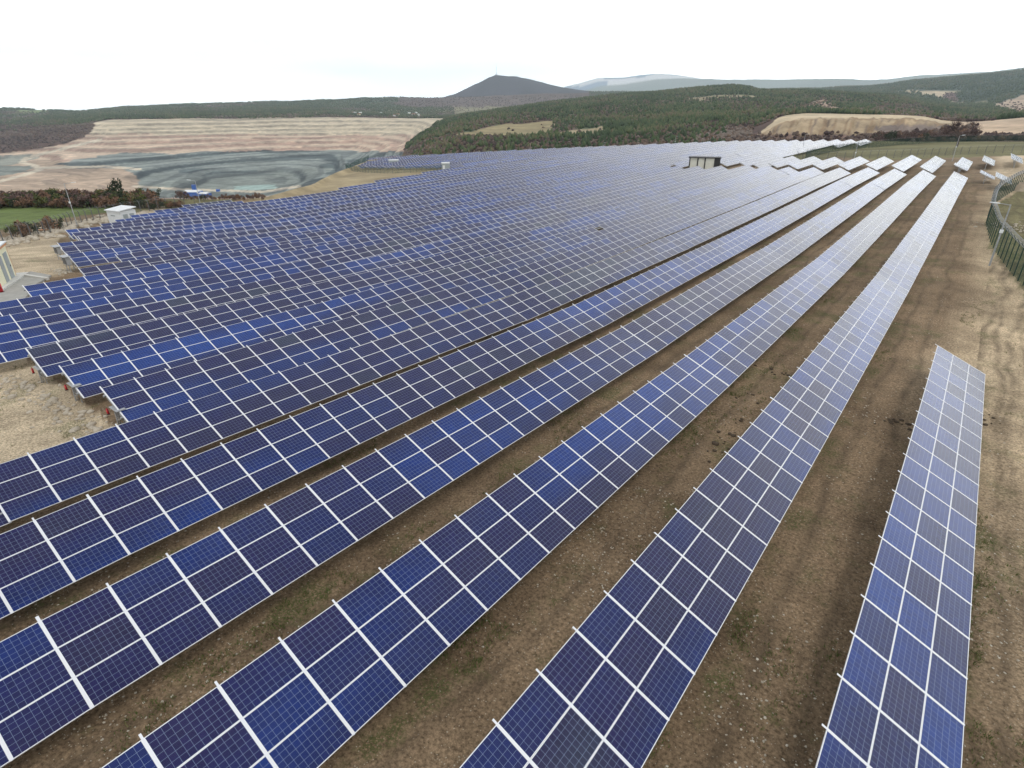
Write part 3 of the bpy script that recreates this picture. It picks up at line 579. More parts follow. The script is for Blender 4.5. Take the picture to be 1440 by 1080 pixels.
def add_table(i, y0, nc, label, x=None, dz=0.0, group='solar tables in parallel rows'):
    x = X0-SP*i if x is None else x; y1 = y0+nc*P
    za = float(spl(x, y0))+dz; zb = float(spl(x, y1))+dz; zm = float(spl(x, (y0+y1)/2))+dz; k = 0
    jit = (hsh(np.float64(i*3.1), np.float64(y0), 4)-.5)*.06 if i > 5 else 0
    za += jit; zb += jit
    pr = []
    for xx in (x, x+W*CT):
        for yy in (y0, y1):
            a, b, c = project(np.array([xx, yy, za if yy == y0 else zb]))
            pr.append((float(a), float(b), float(c)))
    vis = [(a, b) for a, b, c in pr if c > .5]
    if not vis: return
    if max(a for a, b in vis) < -60 or min(a for a, b in vis) > 1500 or min(b for a, b in vis) > 1130:
        if len(vis) == 4: return
    if len(vis) < 4 and min(b for a, b in vis) > 1130: return
    ang = math.atan2(zb-za, y1-y0); Ry = Matrix.Rotation(ang, 4, 'X')
    base = Vector((x, y0, za))
    dmin = min(math.hypot(x, y0), math.hypot(x, y1))
    tl = (float(hsh(np.float64(i*1.7+2), np.float64(y0), 6))-.5)*math.radians(1.3)
    T = Matrix.Translation(base) @ Ry @ Matrix.Rotation(TILT+tl, 4, 'Y')
    if dmin > NEARD:
        o = link('solar_table', single_mesh(nc)); o.matrix_world = T; uniq(o, label, 'solar table', group); stat[0] += 1; return o
    foot = Matrix.Translation(Vector((x+W*CT/2, y0, za-H_TOP)))
    root = empty('solar_table', foot.translation); root.matrix_world = foot @ Ry; uniq(root, label, 'solar table', group); stat[1] += 1
    inv = (foot @ Ry).inverted(); L = inv @ T; U = inv @ (Matrix.Translation(base) @ Ry)
    def part(name, me, mt):
        o = bpy.data.objects.new(name, me); COL.objects.link(o); o.parent = root; o.matrix_local = mt
        return o
    for k in range(nc):
        for r in range(3):
            if i == HOLE[0] and r == 0 and abs(y0+(k+.5)*P-HOLE[1]) < P*.5: continue
            part('solar_module', ME_module, L @ Matrix.Translation((SROW[r], k*P+.0225, 0)))
    for k in range(nc+1):
        part('rail', ME_endrail if k in (0, nc) else ME_rail, L @ Matrix.Translation((0, k*P, 0)))
    if nc not in purl: purl[nc] = purlin_mesh(nc)
    part('purlin', purl[nc], L)
    for k in range(0, nc+1, 3):
        part('post', ME_post, U @ Matrix.Translation((0, k*P, 0))); part('brace', ME_brace, U @ Matrix.Translation((0, k*P, 0)))
    return root
def run_row(i, a, b, ends=None, tag='', start=1, dx=0.0, dz=0.0):
    "fill row i from y=a to y=b with 20-column tables; ends = a y at which one table ends exactly"
    out = []; ncol = int(round((b-a)/P))
    y = a; first = 20
    if ends is not None:
        first = int(round((ends-a)/P)) % 20 or 20
    n = start; left = ncol; cur = min(first, left)
    if cur < 5 and left > 20: cur += 20-5
    while left > 0:
        if left-cur < 4: cur = left
        lab = 'solar table, %s from the near end, %s row from the lower right corner%s' % (ordw(n), ordw(i+1), tag)
        o = add_table(i, y, cur, lab, x=X0-SP*i+dx, dz=dz)
        y += cur*P+.0; left -= cur; n += 1; cur = min(20, left)
    return n
FRONT = {1: (6.6-34-8.5*0, 164.7, 130.7), 2: (-35.8, 168.2, 134.2), 3: (-32.6, 171.4, 137.4), 4: (-29.4, 174.6, 140.6), 5: (-31.35, 172.65, 138.65),
         6: (9.19, 172.4, None), 7: (9.09, 172.3, 27.8), 8: (9.0, 175.6, None), 9: (5, 176.7, 48), 10: (6, 172, 46), 11: (8, 172, 91), 12: (15.1, 172, None), 13: (21.7, 177, None)}
BACK1 = {2: (169.6, 210.8), 3: (172.6, 212.9), 4: (175.8, 205.6), 5: (174.4, 204.9), 6: (174.2, 201.4), 7: (174.0, 202.6), 8: (177.5, 203.0)}
# the short row at the right, one table long
add_table(0, 43.43-34, 20, 'isolated short solar table at the lower right with bare soil all around it', group='solar tables in parallel rows')
for i in range(1, 14):
    a, b, e = FRONT[i]; n = run_row(i, a, b, e)
    if i in BACK1: run_row(i, BACK1[i][0], BACK1[i][1], None, '', n, -.9, .6)
    elif i >= 9:
        st_ = {9: 180.4, 10: 187, 11: 187, 12: 187, 13: 180.5}[i]; en = 209 if i == 9 else 326
        if i == 9:
            n = run_row(i, st_, 209, None, '', n); run_row(i, 284, 325, None, '', n)
        else: run_row(i, st_, en, None, '', n)
run_row(8, 296, 325, None, ' by fence', 9)
LEFTS = {14: 27.6, 15: 24.3, 16: 25.5, 17: 26.9, 18: 31.3, 19: 32.4, 20: 33.3, 21: 40.5, 22: 45, 23: 50, 24: 57.2}
fe = lambda i: float(np.interp(i, [13, 18, 25, 31, 36.5, 40, 43], [328, 331, 306, 290, 270, 258, 232]))
for i in range(14, 44):
    if i <= 23: run_row(i, LEFTS[i], fe(i))
    elif i == 24: n = run_row(i, 57.2, 57.2+P*12); run_row(i, 106, fe(i), None, '', n)
    elif i == 25: n = run_row(i, 66, 66+P*7); run_row(i, 124, fe(i), None, '', n)
    elif i == 26: run_row(i, 150, fe(i))
    else: run_row(i, float(np.interp(i, [27, 30, 38, 41, 43], [186, 179, 180, 200, 210])), fe(i))
# odd tables at the head of the field on the right
for x, y, nc, dz, lab in ((-6.2, 171, 4, 1.0, 'tiny raised solar table just behind the far end of the second row'), (-6.4, 188, 16, 0, 'solar table left of the two lone tables near far fence'),
                          (1.6, 146.5, 6, .6, 'small solar table on tall posts beside the dirt track, nearest of its cluster'), (-1.0, 160, 4, .2, 'tiny solar table touching the back of a small table beside the track'),
                          (-1.6, 200, 11, .2, 'lone solar table on tall posts between track and far fence'), (4.2, 206, 12, .3, 'rightmost lone solar table on tall posts near the far fence')):
    add_table(0, y, nc, lab, x=x, dz=dz, group='scattered solar tables by the dirt track')
print('tables single %d with parts %d' % tuple(stat))

# ------------------------------------------------------------------ woods on the hills
def scatter(dens, spacing, hrange, wr, shape, mats, name, label, dmin=380, dmax=4300, cap=40000, seed=3):
    r = np.random.default_rng(seed)
    dth = np.gradient(azs); dr = np.gradient(ds)
    area = DD*dth[:, None]*dr[None, :]
    lam = dens*area/spacing(DD)**2; lam = lam*((DD > dmin) & (DD < dmax) & (DD > E0[:, None]*1.01) & (np.abs(AA) < math.radians(50)))
    # keep what can be seen: drop cells far below the running skyline
    lam = lam*~((PXv > 1040) & (DD < 640))*1.0 if name == 'pine_forest' else lam*~((PXv > 1060) & (PXv < 1225) & (DD < 640) & (PYv < 189))
    ang = ZZ/DD; sk = np.maximum.accumulate(ang, axis=1); lam = lam*(ang > sk-.012)
    tot = lam.sum(); 
    if tot > cap: lam = lam*cap/tot
    n = r.poisson(lam); ii, jj = np.nonzero(n); rep_ = n[ii, jj]; ii = np.repeat(ii, rep_); jj = np.repeat(jj, rep_)
    ii2 = np.minimum(ii+1, nA-1); jj2 = np.minimum(jj+1, nD-1); u = r.random(len(ii)); v = r.random(len(ii))
    bl = lambda A: (A[ii, jj]*(1-u)+A[ii2, jj]*u)*(1-v)+(A[ii, jj2]*(1-u)+A[ii2, jj2]*u)*v
    x, y, z = bl(XX), bl(YY), bl(ZZ); d = np.hypot(x, y)
    k = np.interp(d, [400, 1500, 4000], [1, 1.25, 2.0])
    h = r.uniform(*hrange, len(x))*k; w = r.uniform(*wr, len(x))*k; S = 5
    rot = r.uniform(0, 6.28, len(x)); nv = 2+2*S
    V = np.zeros((len(x), nv, 3)); V[:, 0] = np.stack([x, y, z-.4], 1); V[:, 1] = np.stack([x+w*.1*r.normal(size=len(x)), y+w*.1*r.normal(size=len(x)), z+h], 1)
    for q in range(2):
        fr_, rr = shape[q]
        for s_ in range(S):
            a = rot+2*math.pi*(s_+.5*q)/S; ww = w*rr*r.uniform(.65, 1.3, len(x))
            V[:, 2+q*S+s_] = np.stack([x+ww*np.cos(a), y+ww*np.sin(a), z+h*fr_*r.uniform(.8, 1.2, len(x))], 1)
    fc = []
    for s_ in range(S):
        t = (s_+1) % S
        fc += [(0, 2+t, 2+s_), (2+s_, 2+t, 2+S+s_), (2+t, 2+S+t, 2+S+s_), (2+S+s_, 2+S+t, 1)]
    fc = np.array(fc); Fm = (np.arange(len(x))[:, None, None]*nv+fc[None]).reshape(-1, 3)
    pick = np.clip((fbm(x/90, y/90, 3, seed)*1.6-.3+r.normal(0, .22, len(x)))*len(mats), 0, len(mats)-.01).astype(int)
    mi = np.repeat(pick, len(fc))
    o = link(name, npmesh(name, V.reshape(-1, 3), Fm, mats, mi)); uniq(o, label, None, None, 'stuff'); return o
PM = [mat('pine_dark', (.040, .062, .028), .9, 0, .1), mat('pine_mid', (.062, .090, .036), .9, 0, .1), mat('pine_olive', (.095, .112, .050), .9, 0, .1), mat('pine_pale', (.135, .115, .068), .9, 0, .1)]
SM = [mat('twigs_dark', (.055, .035, .033), .9, 0, .1), mat('twigs_maroon', (.110, .080, .066), .9, 0, .1), mat('twigs_russet', (.145, .098, .070), .9, 0, .1), mat('twigs_grey', (.19, .155, .13), .9, 0, .1)]
scatter(pine, lambda D: np.interp(D, [400, 1000, 2000, 4200], [4.4, 5.8, 9, 20]), (2.4, 5.4), (1.2, 2.3), ((.22, 1.0), (.62, .62)), PM, 'pine_forest', 'dark green pine wood spread over the hills behind the plant', cap=85000)
scatter(scrub, lambda D: np.interp(D, [400, 1000, 2000, 4200], [4.0, 5.8, 9, 22]), (1.2, 2.6), (1.0, 2.0), ((.15, 1.0), (.60, .78)), SM, 'bare_scrub', 'leafless reddish brown scrub covering the slopes and the foot of the hills', cap=48000, seed=5)

# ------------------------------------------------------------------ shrubs one by one
def leaf_mesh(name, m, n, rx, rz, leaf, lumps=7, seed=0):
    r = np.random.default_rng(seed); lc = np.stack([r.normal(0, rx*.42, lumps), r.normal(0, rx*.42, lumps), r.uniform(.25, .78, lumps)*rz], 1); lr = r.uniform(.28, .5, lumps)*rx
    k = r.integers(0, lumps, n); dirv = r.normal(size=(n, 3)); dirv /= np.linalg.norm(dirv, axis=1)[:, None]
    c = lc[k]+dirv*(lr[k]*r.uniform(.45, 1.08, n))[:, None]; c[:, 2] = np.abs(c[:, 2])+.05
    a = r.normal(size=(n, 3)); a /= np.linalg.norm(a, axis=1)[:, None]; b = np.cross(a, dirv); b /= np.linalg.norm(b, axis=1)[:, None]+1e-6
    s = leaf*r.uniform(.6, 1.4, n)[:, None]
    V = np.stack([c-a*s, c+b*s*.6, c+a*s, c-b*s*.6], 1).reshape(-1, 3); F = np.arange(n*4).reshape(n, 4)
    return npmesh(name, V, F, m, r.integers(0, len(m), n))
def stems_mesh(name, h, n=5, seed=0, r0=.07):
    r = random.Random(seed); mb = MB()
    for _ in range(n):
        a = r.uniform(0, 6.28); e = r.uniform(.1, .5)*h; mid = (math.cos(a)*e*.4, math.sin(a)*e*.4, h*.4)
        mb.tube((0, 0, -.3), mid, r0, r0*.7, 5); mb.tube(mid, (math.cos(a)*e, math.sin(a)*e, h*.8), r0*.7, r0*.3, 5)
    return mb.mesh(name, [M_bark])
LG = [mat('leaf_olive', (.13, .125, .040), .8, 0, .2), mat('leaf_moss', (.060, .080, .028), .8, 0, .2)]
LD = [mat('leaf_dark', (.028, .040, .020), .8, 0, .2), mat('leaf_bottle', (.040, .055, .026), .8, 0, .2)]
LR = [mat('leaf_rust', (.225, .13, .08), .8, 0, .2), mat('leaf_russet', (.17, .10, .066), .8, 0, .2)]
LM = [mat('twig_mauve', (.15, .095, .085), .8, 0, .2), mat('twig_brown', (.115, .075, .060), .8, 0, .2)]
KINDS = [('rust coloured bushy shrub', LR), ('olive green bushy shrub', LG), ('dark green dense shrub', LD), ('leafless mauve brown shrub', LM)]
crowns = {(k, v): leaf_mesh('crown', KINDS[k][1], 420, 2.0, 3.6, .22, seed=k*7+v) for k in range(4) for v in range(3)}
stemm = [stems_mesh('stem', 2.6, seed=i) for i in range(3)]
def shrub(x, y, s, k, label, group=None, sz=1.0, cat='shrub', name='shrub', z=None):
    z = ground_at(x, y) if z is None else z
    o = empty(name, (x, y, z)); o.scale = (s, s, s*sz); o.rotation_euler = (0, 0, random.uniform(0, 6.28)); uniq(o, label, cat, group)
    link('crown', crowns[(k, random.randrange(3))], o); link('stem', random.choice(stemm), o); return o
sr = random.Random(11); nb = 0
for px in np.arange(-30, 372, 3.4):
    for rowk in range(3 if px < 215 else 1):
        pxx = px+sr.uniform(-2, 2); a = az_of(pxx, 275); e = float(np.interp(a, AZC[0][0], AZC[0][1]))
        d = e-(22 if px < 250 else 5)+rowk*9+sr.uniform(-3, 3); x = d*math.cos(a+HEAD); y = d*math.sin(a+HEAD)
        k = sr.choices([0, 1, 2, 3], [4, 2.2, 1.6, 2.6])[0]
        if px > 300: k = sr.choice([0, 3])
        s = sr.uniform(.75, 1.25)*(1.0 if px < 215 else .68 if px < 262 else .42)*(1-.1*rowk)
        pos = 'the left fence' if px < 60 else 'the green field' if px < 150 else 'the white hut' if px < 210 else 'the corner lamp post' if px < 290 else 'the panel corner'
        depth = ['front', 'middle', 'back'][rowk]
        shrub(x, y, s, k, '%s, %s of the thicket beyond %s' % (KINDS[k][0], depth, pos), 'shrubs in the thicket above the pit', sr.uniform(.68, .98))
        nb += 1
for px, py, s, k, lab in ((160, 287, 1.0, 2, 'round dark evergreen bush standing alone behind the white hut'), (34, 333, 1.0, 0, 'reddish bush with grey foot on the left wire fence'), (70, 325, .95, 0, 'reddish brown bush on the wire fence beside the lamp post'),
                          (22, 335, .7, 1, 'low grey green bush left on the wire fence line'), (45, 330, .75, 2, 'low dark bush between two reddish bushes on the fence'), (80, 323, .65, 2, 'low dark bush at the foot of the reddish fence bush'),
                          (217, 296, .6, 2, 'small dark bush beside the corner of the panel field'), (41, 289, .35, 3, 'lone tiny bare bush out in the green field')):
    q = on_ground(px, py); shrub(q[0], q[1], s, k, lab)
q = on_ground(170, 282); shrub(q[0], q[1], 1.15, 2, 'tall dark conifer sticking up out of the thicket', None, 1.7, 'conifer', 'conifer')
# scrub right of the spoil heap, and a bare tree in the meadow
for t in range(46):
    px = sr.uniform(1232, 1375); d = sr.uniform(372, 450); a = az_of(px, 195); x = d*math.cos(a+HEAD); y = d*math.sin(a+HEAD)
    k = sr.choices([3, 2, 0], [6, 1, 1])[0]
    shrub(x, y, sr.uniform(1.0, 1.9), k, '%s below the right end of the spoil heap' % KINDS[k][0], 'shrubs at the foot of the spoil heap')
def bare_tree(x, y, h, label, seed=2):
    r = random.Random(seed); o = empty('bare_tree', (x, y, ground_at(x, y)-.2)); uniq(o, label, 'tree')
    tr = MB(); tr.tube((0, 0, 0), (.1, .1, h*.3), h*.035, h*.026, 8); tm = MB(); cr = MB()
    def grow(p, d, L, rad, lv):
        q = p+d*L; (tm if lv < 2 else cr).tube(p, q, rad, rad*.6, 5 if lv < 3 else 3)
        if lv >= 5: return
        for _ in range(3 if lv < 4 else 3):
            e = (d+Vector((r.gauss(0, .5), r.gauss(0, .5), r.gauss(.12, .32)))).normalized(); grow(q, e, L*r.uniform(.62, .85), rad*.58, lv+1)
    for _ in range(4): grow(Vector((.1, .1, h*.28)), Vector((r.gauss(0, .5), r.gauss(0, .5), .8)).normalized(), h*.20, h*.02, 0)
    link('trunk', tr.mesh('trunk', [M_bark]), o); link('limb', tm.mesh('limb', [M_bark]), o); link('crown', cr.mesh('crown', [SM[0]]), o); return o
q = on_ground(1345, 207); bare_tree(q[0], q[1], 11.5, 'lone leafless tree in the meadow beyond the far wire fence')

# ------------------------------------------------------------------ fences
def wire_mat(name, col, sx_, sz_, th):
    M = bpy.data.materials.new(name); M.use_nodes = True; t = M.node_tree; b = t.nodes['Principled BSDF']; b.inputs['Base Color'].default_value = (*col, 1); b.inputs['Roughness'].default_value = .9; b.inputs['Specular IOR Level'].default_value = .1
    uv = N(t, 'ShaderNodeUVMap', uv_map='uv'); s = N(t, 'ShaderNodeSeparateXYZ'); LK(t, uv.outputs[0], s.inputs[0])
    f = lambda v, p, w: mth(t, 'LESS_THAN', mth(t, 'FRACT', mth(t, 'DIVIDE', v, p)), w/p)
    k = mth(t, 'MAXIMUM', f(s.outputs[0], sx_, th), f(s.outputs[1], sz_, th))
    tr = N(t, 'ShaderNodeBsdfTransparent'); mx = N(t, 'ShaderNodeMixShader'); LK(t, k, mx.inputs[0]); LK(t, tr.outputs[0], mx.inputs[1]); LK(t, b.outputs[0], mx.inputs[2])
    LK(t, mx.outputs[0], t.nodes['Material Output'].inputs[0]); return M
M_wire_g = wire_mat('green_wire_mesh', (.016, .075, .050), .06, .06, .012)
M_wire_f = wire_mat('dense_green_mesh', (.010, .040, .030), .06, .06, .020)
M_wire_d = wire_mat('grey_wire_mesh', (.10, .10, .09), .12, .12, .012)
def resample(pts, step):
    P_ = [Vector((p[0], p[1])) for p in pts]; out = [P_[0]]; acc = 0
    for a, b in zip(P_[:-1], P_[1:]):
        L = (b-a).length; t = step-acc
        while t <= L: out.append(a+(b-a)*(t/L)); t += step
        acc = (acc+L) % step
    return out
def smoothpts(pts, n=6):
    o = []; P_ = [np.array(p[:2], float) for p in pts]; P_ = [2*P_[0]-P_[1]]+P_+[2*P_[-1]-P_[-2]]
    for i in range(1, len(P_)-2):
        for k in range(n):
            t = k/n; a, b, c, d = P_[i-1:i+3]; o.append(.5*((2*b)+(-a+c)*t+(2*a-5*b+4*c-d)*t*t+(-a+3*b-3*c+d)*t**3))
    o.append(P_[-2]); return o
def fence(pts, label, h=2.2, step=2.5, mat_w=None, mat_p=None, arm=.45, coil=False, pw=.07, post_name='fence_post'):
    ps = resample(smoothpts(pts), step); ps = [(p.x, p.y, ground_at(p.x, p.y)) for p in ps]
    o = empty('wire_fence', ps[0]); uniq(o, label, 'fence'); O = Vector(ps[0])
    mb = MB(); mb.box((-pw/2, -pw/2, -.5), (pw/2, pw/2, h))
    if arm: mb.bar((0, 0, h), (-arm*.7, 0, h+arm), pw*.8)
    pm = mb.mesh(post_name, [mat_p or M_green])
    V = []; F_ = []; UV = []; s = 0; wires = MB()
    for i, p in enumerate(ps):
        a = ps[max(i-1, 0)]; b = ps[min(i+1, len(ps)-1)]; th = math.atan2(b[1]-a[1], b[0]-a[0])-math.pi/2
        if i < 100: link(post_name, pm, o, Vector(p)-O, (0, 0, th))
        if i:
            q = ps[i-1]; L = math.dist(p[:2], q[:2]); n = len(V)
            V += [(q[0]-O.x, q[1]-O.y, q[2]-O.z+.05), (p[0]-O.x, p[1]-O.y, p[2]-O.z+.05), (p[0]-O.x, p[1]-O.y, p[2]-O.z+h), (q[0]-O.x, q[1]-O.y, q[2]-O.z+h)]
            F_.append((n, n+1, n+2, n+3)); UV += [(s, 0), (s+L, 0), (s+L, h), (s, h)]; s += L
            for f in ((.33, .66, 1.0) if arm else (1.0,)):
                off = Vector((-arm*.7*f*math.cos(th), -arm*.7*f*math.sin(th), h+arm*f)) if arm else Vector((0, 0, h))
                wires.bar(Vector(q)-O+off, Vector(p)-O+off, .012)
    me = bpy.data.meshes.new('wire_panel'); me.from_pydata(V, [], F_); ul = me.uv_layers.new(name='uv'); ul.data.foreach_set('uv', np.array(UV, np.float32).ravel()); me.materials.append(mat_w or M_wire_g)
    link('wire_panel', me, o); link('barbed_wire', wires.mesh('barbed_wire', [M_steel]), o)
    if coil:
        mb = MB(); K = 11; pr = None; tt = 0
        for i in range(1, len(ps)):
            q, p = Vector(ps[i-1])-O, Vector(ps[i])-O; d = (p-q).normalized(); r = Vector((d.y, -d.x, 0)).normalized(); n = int((p-q).length/.30*K)
            for k in range(n):
                c = q+(p-q)*(k/n); t = 2*math.pi*tt/K; tt += 1
                w = c+Vector((0, 0, h+.26))+(r*math.cos(t)+Vector((0, 0, 1))*math.sin(t))*.24
                if pr is not None: mb.bar(pr, w, .013)
                pr = w
        link('razor_wire', mb.mesh('razor_wire', [M_steel]), o)
    return o
G_ = lambda px, py: tuple(on_ground(px, py)[:2])
fence([(9.0, 58), (5.8, 72.9), (4.2, 82.7), (2.9, 92.8), (2.2, 103), (1.9, 111.3), (2.6, 130), (6.7, 157), (13, 185)], 'dark green mesh fence topped with razor wire curving along the right edge', 2.9, 2.0, coil=True, pw=.09)
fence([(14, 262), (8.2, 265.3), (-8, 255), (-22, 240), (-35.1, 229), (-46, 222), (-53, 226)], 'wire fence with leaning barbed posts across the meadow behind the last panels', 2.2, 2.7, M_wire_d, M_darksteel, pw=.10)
fence([(-49.5, 227), (-50.5, 236), (-50.5, 250), (-49, 268), (-44, 284), (-38, 300), (-30, 318), (-10, 330), (15, 334)], 'green mesh fence following the far corner of the panel field', 2.4, 2.7, M_wire_f, None)
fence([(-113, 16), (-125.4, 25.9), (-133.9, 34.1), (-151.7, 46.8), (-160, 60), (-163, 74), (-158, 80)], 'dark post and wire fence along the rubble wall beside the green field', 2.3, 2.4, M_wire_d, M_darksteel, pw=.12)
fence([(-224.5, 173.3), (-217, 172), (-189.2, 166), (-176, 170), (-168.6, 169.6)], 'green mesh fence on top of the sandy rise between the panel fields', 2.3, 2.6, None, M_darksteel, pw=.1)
fence([(-168.6, 169.6), (-170, 176), (-173, 186)], 'short end of green mesh fence turning towards the white kiosk', 2.3, 2.4)
fence([(-224.5, 173.3), (-231, 180), (-240, 196), (-250, 208)], 'short green mesh fence running to the rim above the pit', 2.3, 2.4)

# ------------------------------------------------------------------ lamps, boxes, buildings
def lamp(px, py, h, label, arm=1.6, to=(1, 0), name='lamp_post'):
    q = on_ground(px, py); z = ground_at(q[0], q[1]); o = empty(name, (q[0], q[1], z)); uniq(o, label, 'lamp post')
    d = Vector((to[0], to[1], 0)).normalized()
    m1 = MB(); m1.tube((0, 0, -.3), (0, 0, h), .10, .055, 10); link('pole', m1.mesh('pole', [M_steel]), o)
    m2 = MB(); m2.bar((0, 0, h-.05), d*arm+Vector((0, 0, h+.18)), .06); link('arm', m2.mesh('arm', [M_steel]), o)
    m3 = MB(); m3.bar(d*(arm-.15)+Vector((0, 0, h+.16)), d*(arm+.75)+Vector((0, 0, h+.24)), .26, .09); link('lamp_head', m3.mesh('lamp_head', [M_white]), o)
    m4 = MB(); m4.box((-.16, -.2, h*.55), (.16, .06, h*.55+.32)); link('camera_box', m4.mesh('camera_box', [M_white]), o)
    return o
rt = (RB[0], RB[1])
lamp(1391, 374, 6.4, 'tall grey lamp post standing inside the curved right fence', 1.4, (-rt[0], -rt[1]))
lamp(109, 318, 8.4, 'grey lamp post rising in front of the green field', 1.6, rt)
lamp(283, 293, 6.6, 'grey lamp post at the upper left corner of the panel field', 1.2, (-rt[0], -rt[1]))
lamp(1128, 213, 6.2, 'thin lamp post behind the staggered far panels', .8, rt)
lamp(1339, 226, 7.0, 'thin lamp post at the meadow fence under the bare tree', .8, rt)
lamp(848, 206, 6.0, 'thin lamp post at the far edge of the panels, left of centre', .6, rt)
lamp(949, 203, 6.0, 'thin lamp post at the far edge of the panels, near the cream building', .6, rt)
lamp(1199, 234, 6.5, 'thin lamp post between far panels and the meadow fence', .8, rt)
def building(name, x, y, rot, label, cat, z=None):
    o = empty(name, (x, y, ground_at(x, y) if z is None else z), (0, 0, rot)); uniq(o, label, cat); return o
def part(o, name, m, *boxes, bars=()):
    mb = MB()
    for b in boxes: mb.box(*b)
    for b in bars: mb.bar(*b)
    return link(name, mb.mesh(name, [m]), o)
VIEW = math.atan2(RB[1], RB[0])
# white hut
q = on_ground(175, 314.5); o = building('equipment_hut', q[0], q[1], VIEW-.42, 'small white metal hut with sloping roof at the edge of the panels', 'hut')
part(o, 'wall', M_white, ((-2.1, -1.7, -.4), (2.1, 1.7, 2.95)))
mb = MB(); mb.v = [(-2.3, -1.95, 2.953), (2.3, -1.95, 2.953), (2.3, 1.95, 3.35), (-2.3, 1.95, 3.35), (-2.3, -1.95, 3.11), (2.3, -1.95, 3.11), (2.3, 1.95, 3.51), (-2.3, 1.95, 3.51)]
mb.f = [(3, 2, 1, 0), (4, 5, 6, 7), (0, 1, 5, 4), (1, 2, 6, 5), (2, 3, 7, 6), (3, 0, 4, 7)]; mb.m = [0]*6; link('roof', mb.mesh('roof', [M_white]), o)
part(o, 'door', M_grey, ((2.1, -1.2, -.1), (2.13, -.2, 2.3))); part(o, 'door', M_grey, ((2.1, .2, -.1), (2.13, 1.2, 2.3))); part(o, 'vent', M_grey, ((-1.0, -1.73, 1.9), (.3, -1.7, 2.1)))
# cream kiosk at the left edge
c0 = on_ground(24.5, 391); c1 = on_ground(0, 411); dv = Vector((c1[0]-c0[0], c1[1]-c0[1])); ang = math.atan2(dv.y, dv.x)
o = building('transformer_kiosk', c0[0], c0[1], ang, 'cream transformer kiosk with orange eaves and grey doors at the left edge', 'kiosk')
Hk = 3.9
part(o, 'wall', M_cream, ((.0, -4.0, -.4), (7.0, .0, Hk)))
part(o, 'roof', M_white, ((-.18, -4.2, Hk+.28), (7.2, .2, Hk+.40))); part(o, 'eaves', M_orange, ((-.12, -4.12, Hk), (7.12, .12, Hk+.277)))
part(o, 'corner_trim', M_orange, ((-.012, -.10, -.3), (.10, .012, Hk-.003)))
d1 = part(o, 'door', M_grey, ((.85, .0, .12), (2.35, .045, 3.3))); mb = MB(); mb.box((1.0, .047, 1.6), (1.1, .09, 1.8)); link('handle', mb.mesh('handle', [M_black]), d1)
part(o, 'door', M_grey, ((3.3, .0, .12), (4.6, .045, 3.3)))
o2 = link('apron_slab', None) if False else None
def slab(name, pts, z, th, m, label, cat):
    mb = MB(); n = len(pts); P3 = [(p[0], p[1], ground_at(p[0], p[1])) for p in pts]; zc = P3[0][2]
    O = Vector((P3[0][0], P3[0][1], zc)); mb.v = [(p[0]-O.x, p[1]-O.y, p[2]-zc+z) for p in P3]+[(p[0]-O.x, p[1]-O.y, p[2]-zc-th) for p in P3]
    mb.f = [tuple(range(n)), tuple(range(2*n-1, n-1, -1))]+[(i, n+i, n+(i+1) % n, (i+1) % n) for i in range(n)]; mb.m = [0]*len(mb.f)
    me = mb.mesh(name, [m]); bm = bmesh.new(); bm.from_mesh(me); bmesh.ops.recalc_face_normals(bm, faces=bm.faces); bm.to_mesh(me); bm.free()
    r = link(name, me, None, O); 
    if cat: uniq(r, label, cat)
    else: uniq(r, label, None, None, 'structure')
    return r
slab('paving', [G_(-40, 442), G_(22, 389), (G_(45, 384)), G_(73, 390), G_(50, 402), G_(36, 420), G_(-20, 440)], .20, .8, M_paving, 'grey paved yard in front of the cream kiosk', None)
slab('concrete_apron', [G_(-6, 412), G_(24, 387.5), G_(42, 386.5), G_(6, 411)], .34, .8, M_concrete, 'pale concrete apron along the foot of the cream kiosk', None)
def extinguisher(x, y, z, s, label, wheels=False):
    o = empty('fire_extinguisher', (x, y, z)); o.scale = (s, s, s); uniq(o, label, 'fire extinguisher')
    mb = MB(); mb.tube((0, 0, .06), (0, 0, .52), .10, .10, 14); mb.tube((0, 0, .52), (0, 0, .62), .10, .035, 14); link('cylinder', mb.mesh('cylinder', [M_red], True), o)
    mb = MB(); mb.tube((0, 0, .62), (0, 0, .70), .03, .03, 8); mb.bar((0, 0, .70), (.12, 0, .72), .02); mb.tube((.10, 0, .66), (.13, 0, .25), .015, .015, 6); link('valve', mb.mesh('valve', [M_black]), o)
    mb = MB(); mb.tube((0, 0, 0), (0, 0, .06), .15, .13, 14); link('foot', mb.mesh('foot', [M_black]), o); return o
q = on_ground(3, 413); extinguisher(q[0], q[1], ground_at(q[0], q[1])+.05, 1.9, 'large red fire extinguisher standing on the paving beside the cream kiosk')
mb = MB(); a = Vector((*G_(37, 390), 0)); b_ = Vector((*G_(68, 394.5), 0)); a.z = ground_at(a.x, a.y)+.16; b_.z = ground_at(b_.x, b_.y)+.16
o = empty('stacked_beam', a); uniq(o, 'white concrete beam lying on the ground right of the cream kiosk', 'beam'); mb.bar((0, 0, 0), b_-a, .35, .3); link('beam', mb.mesh('beam', [M_concrete]), o)
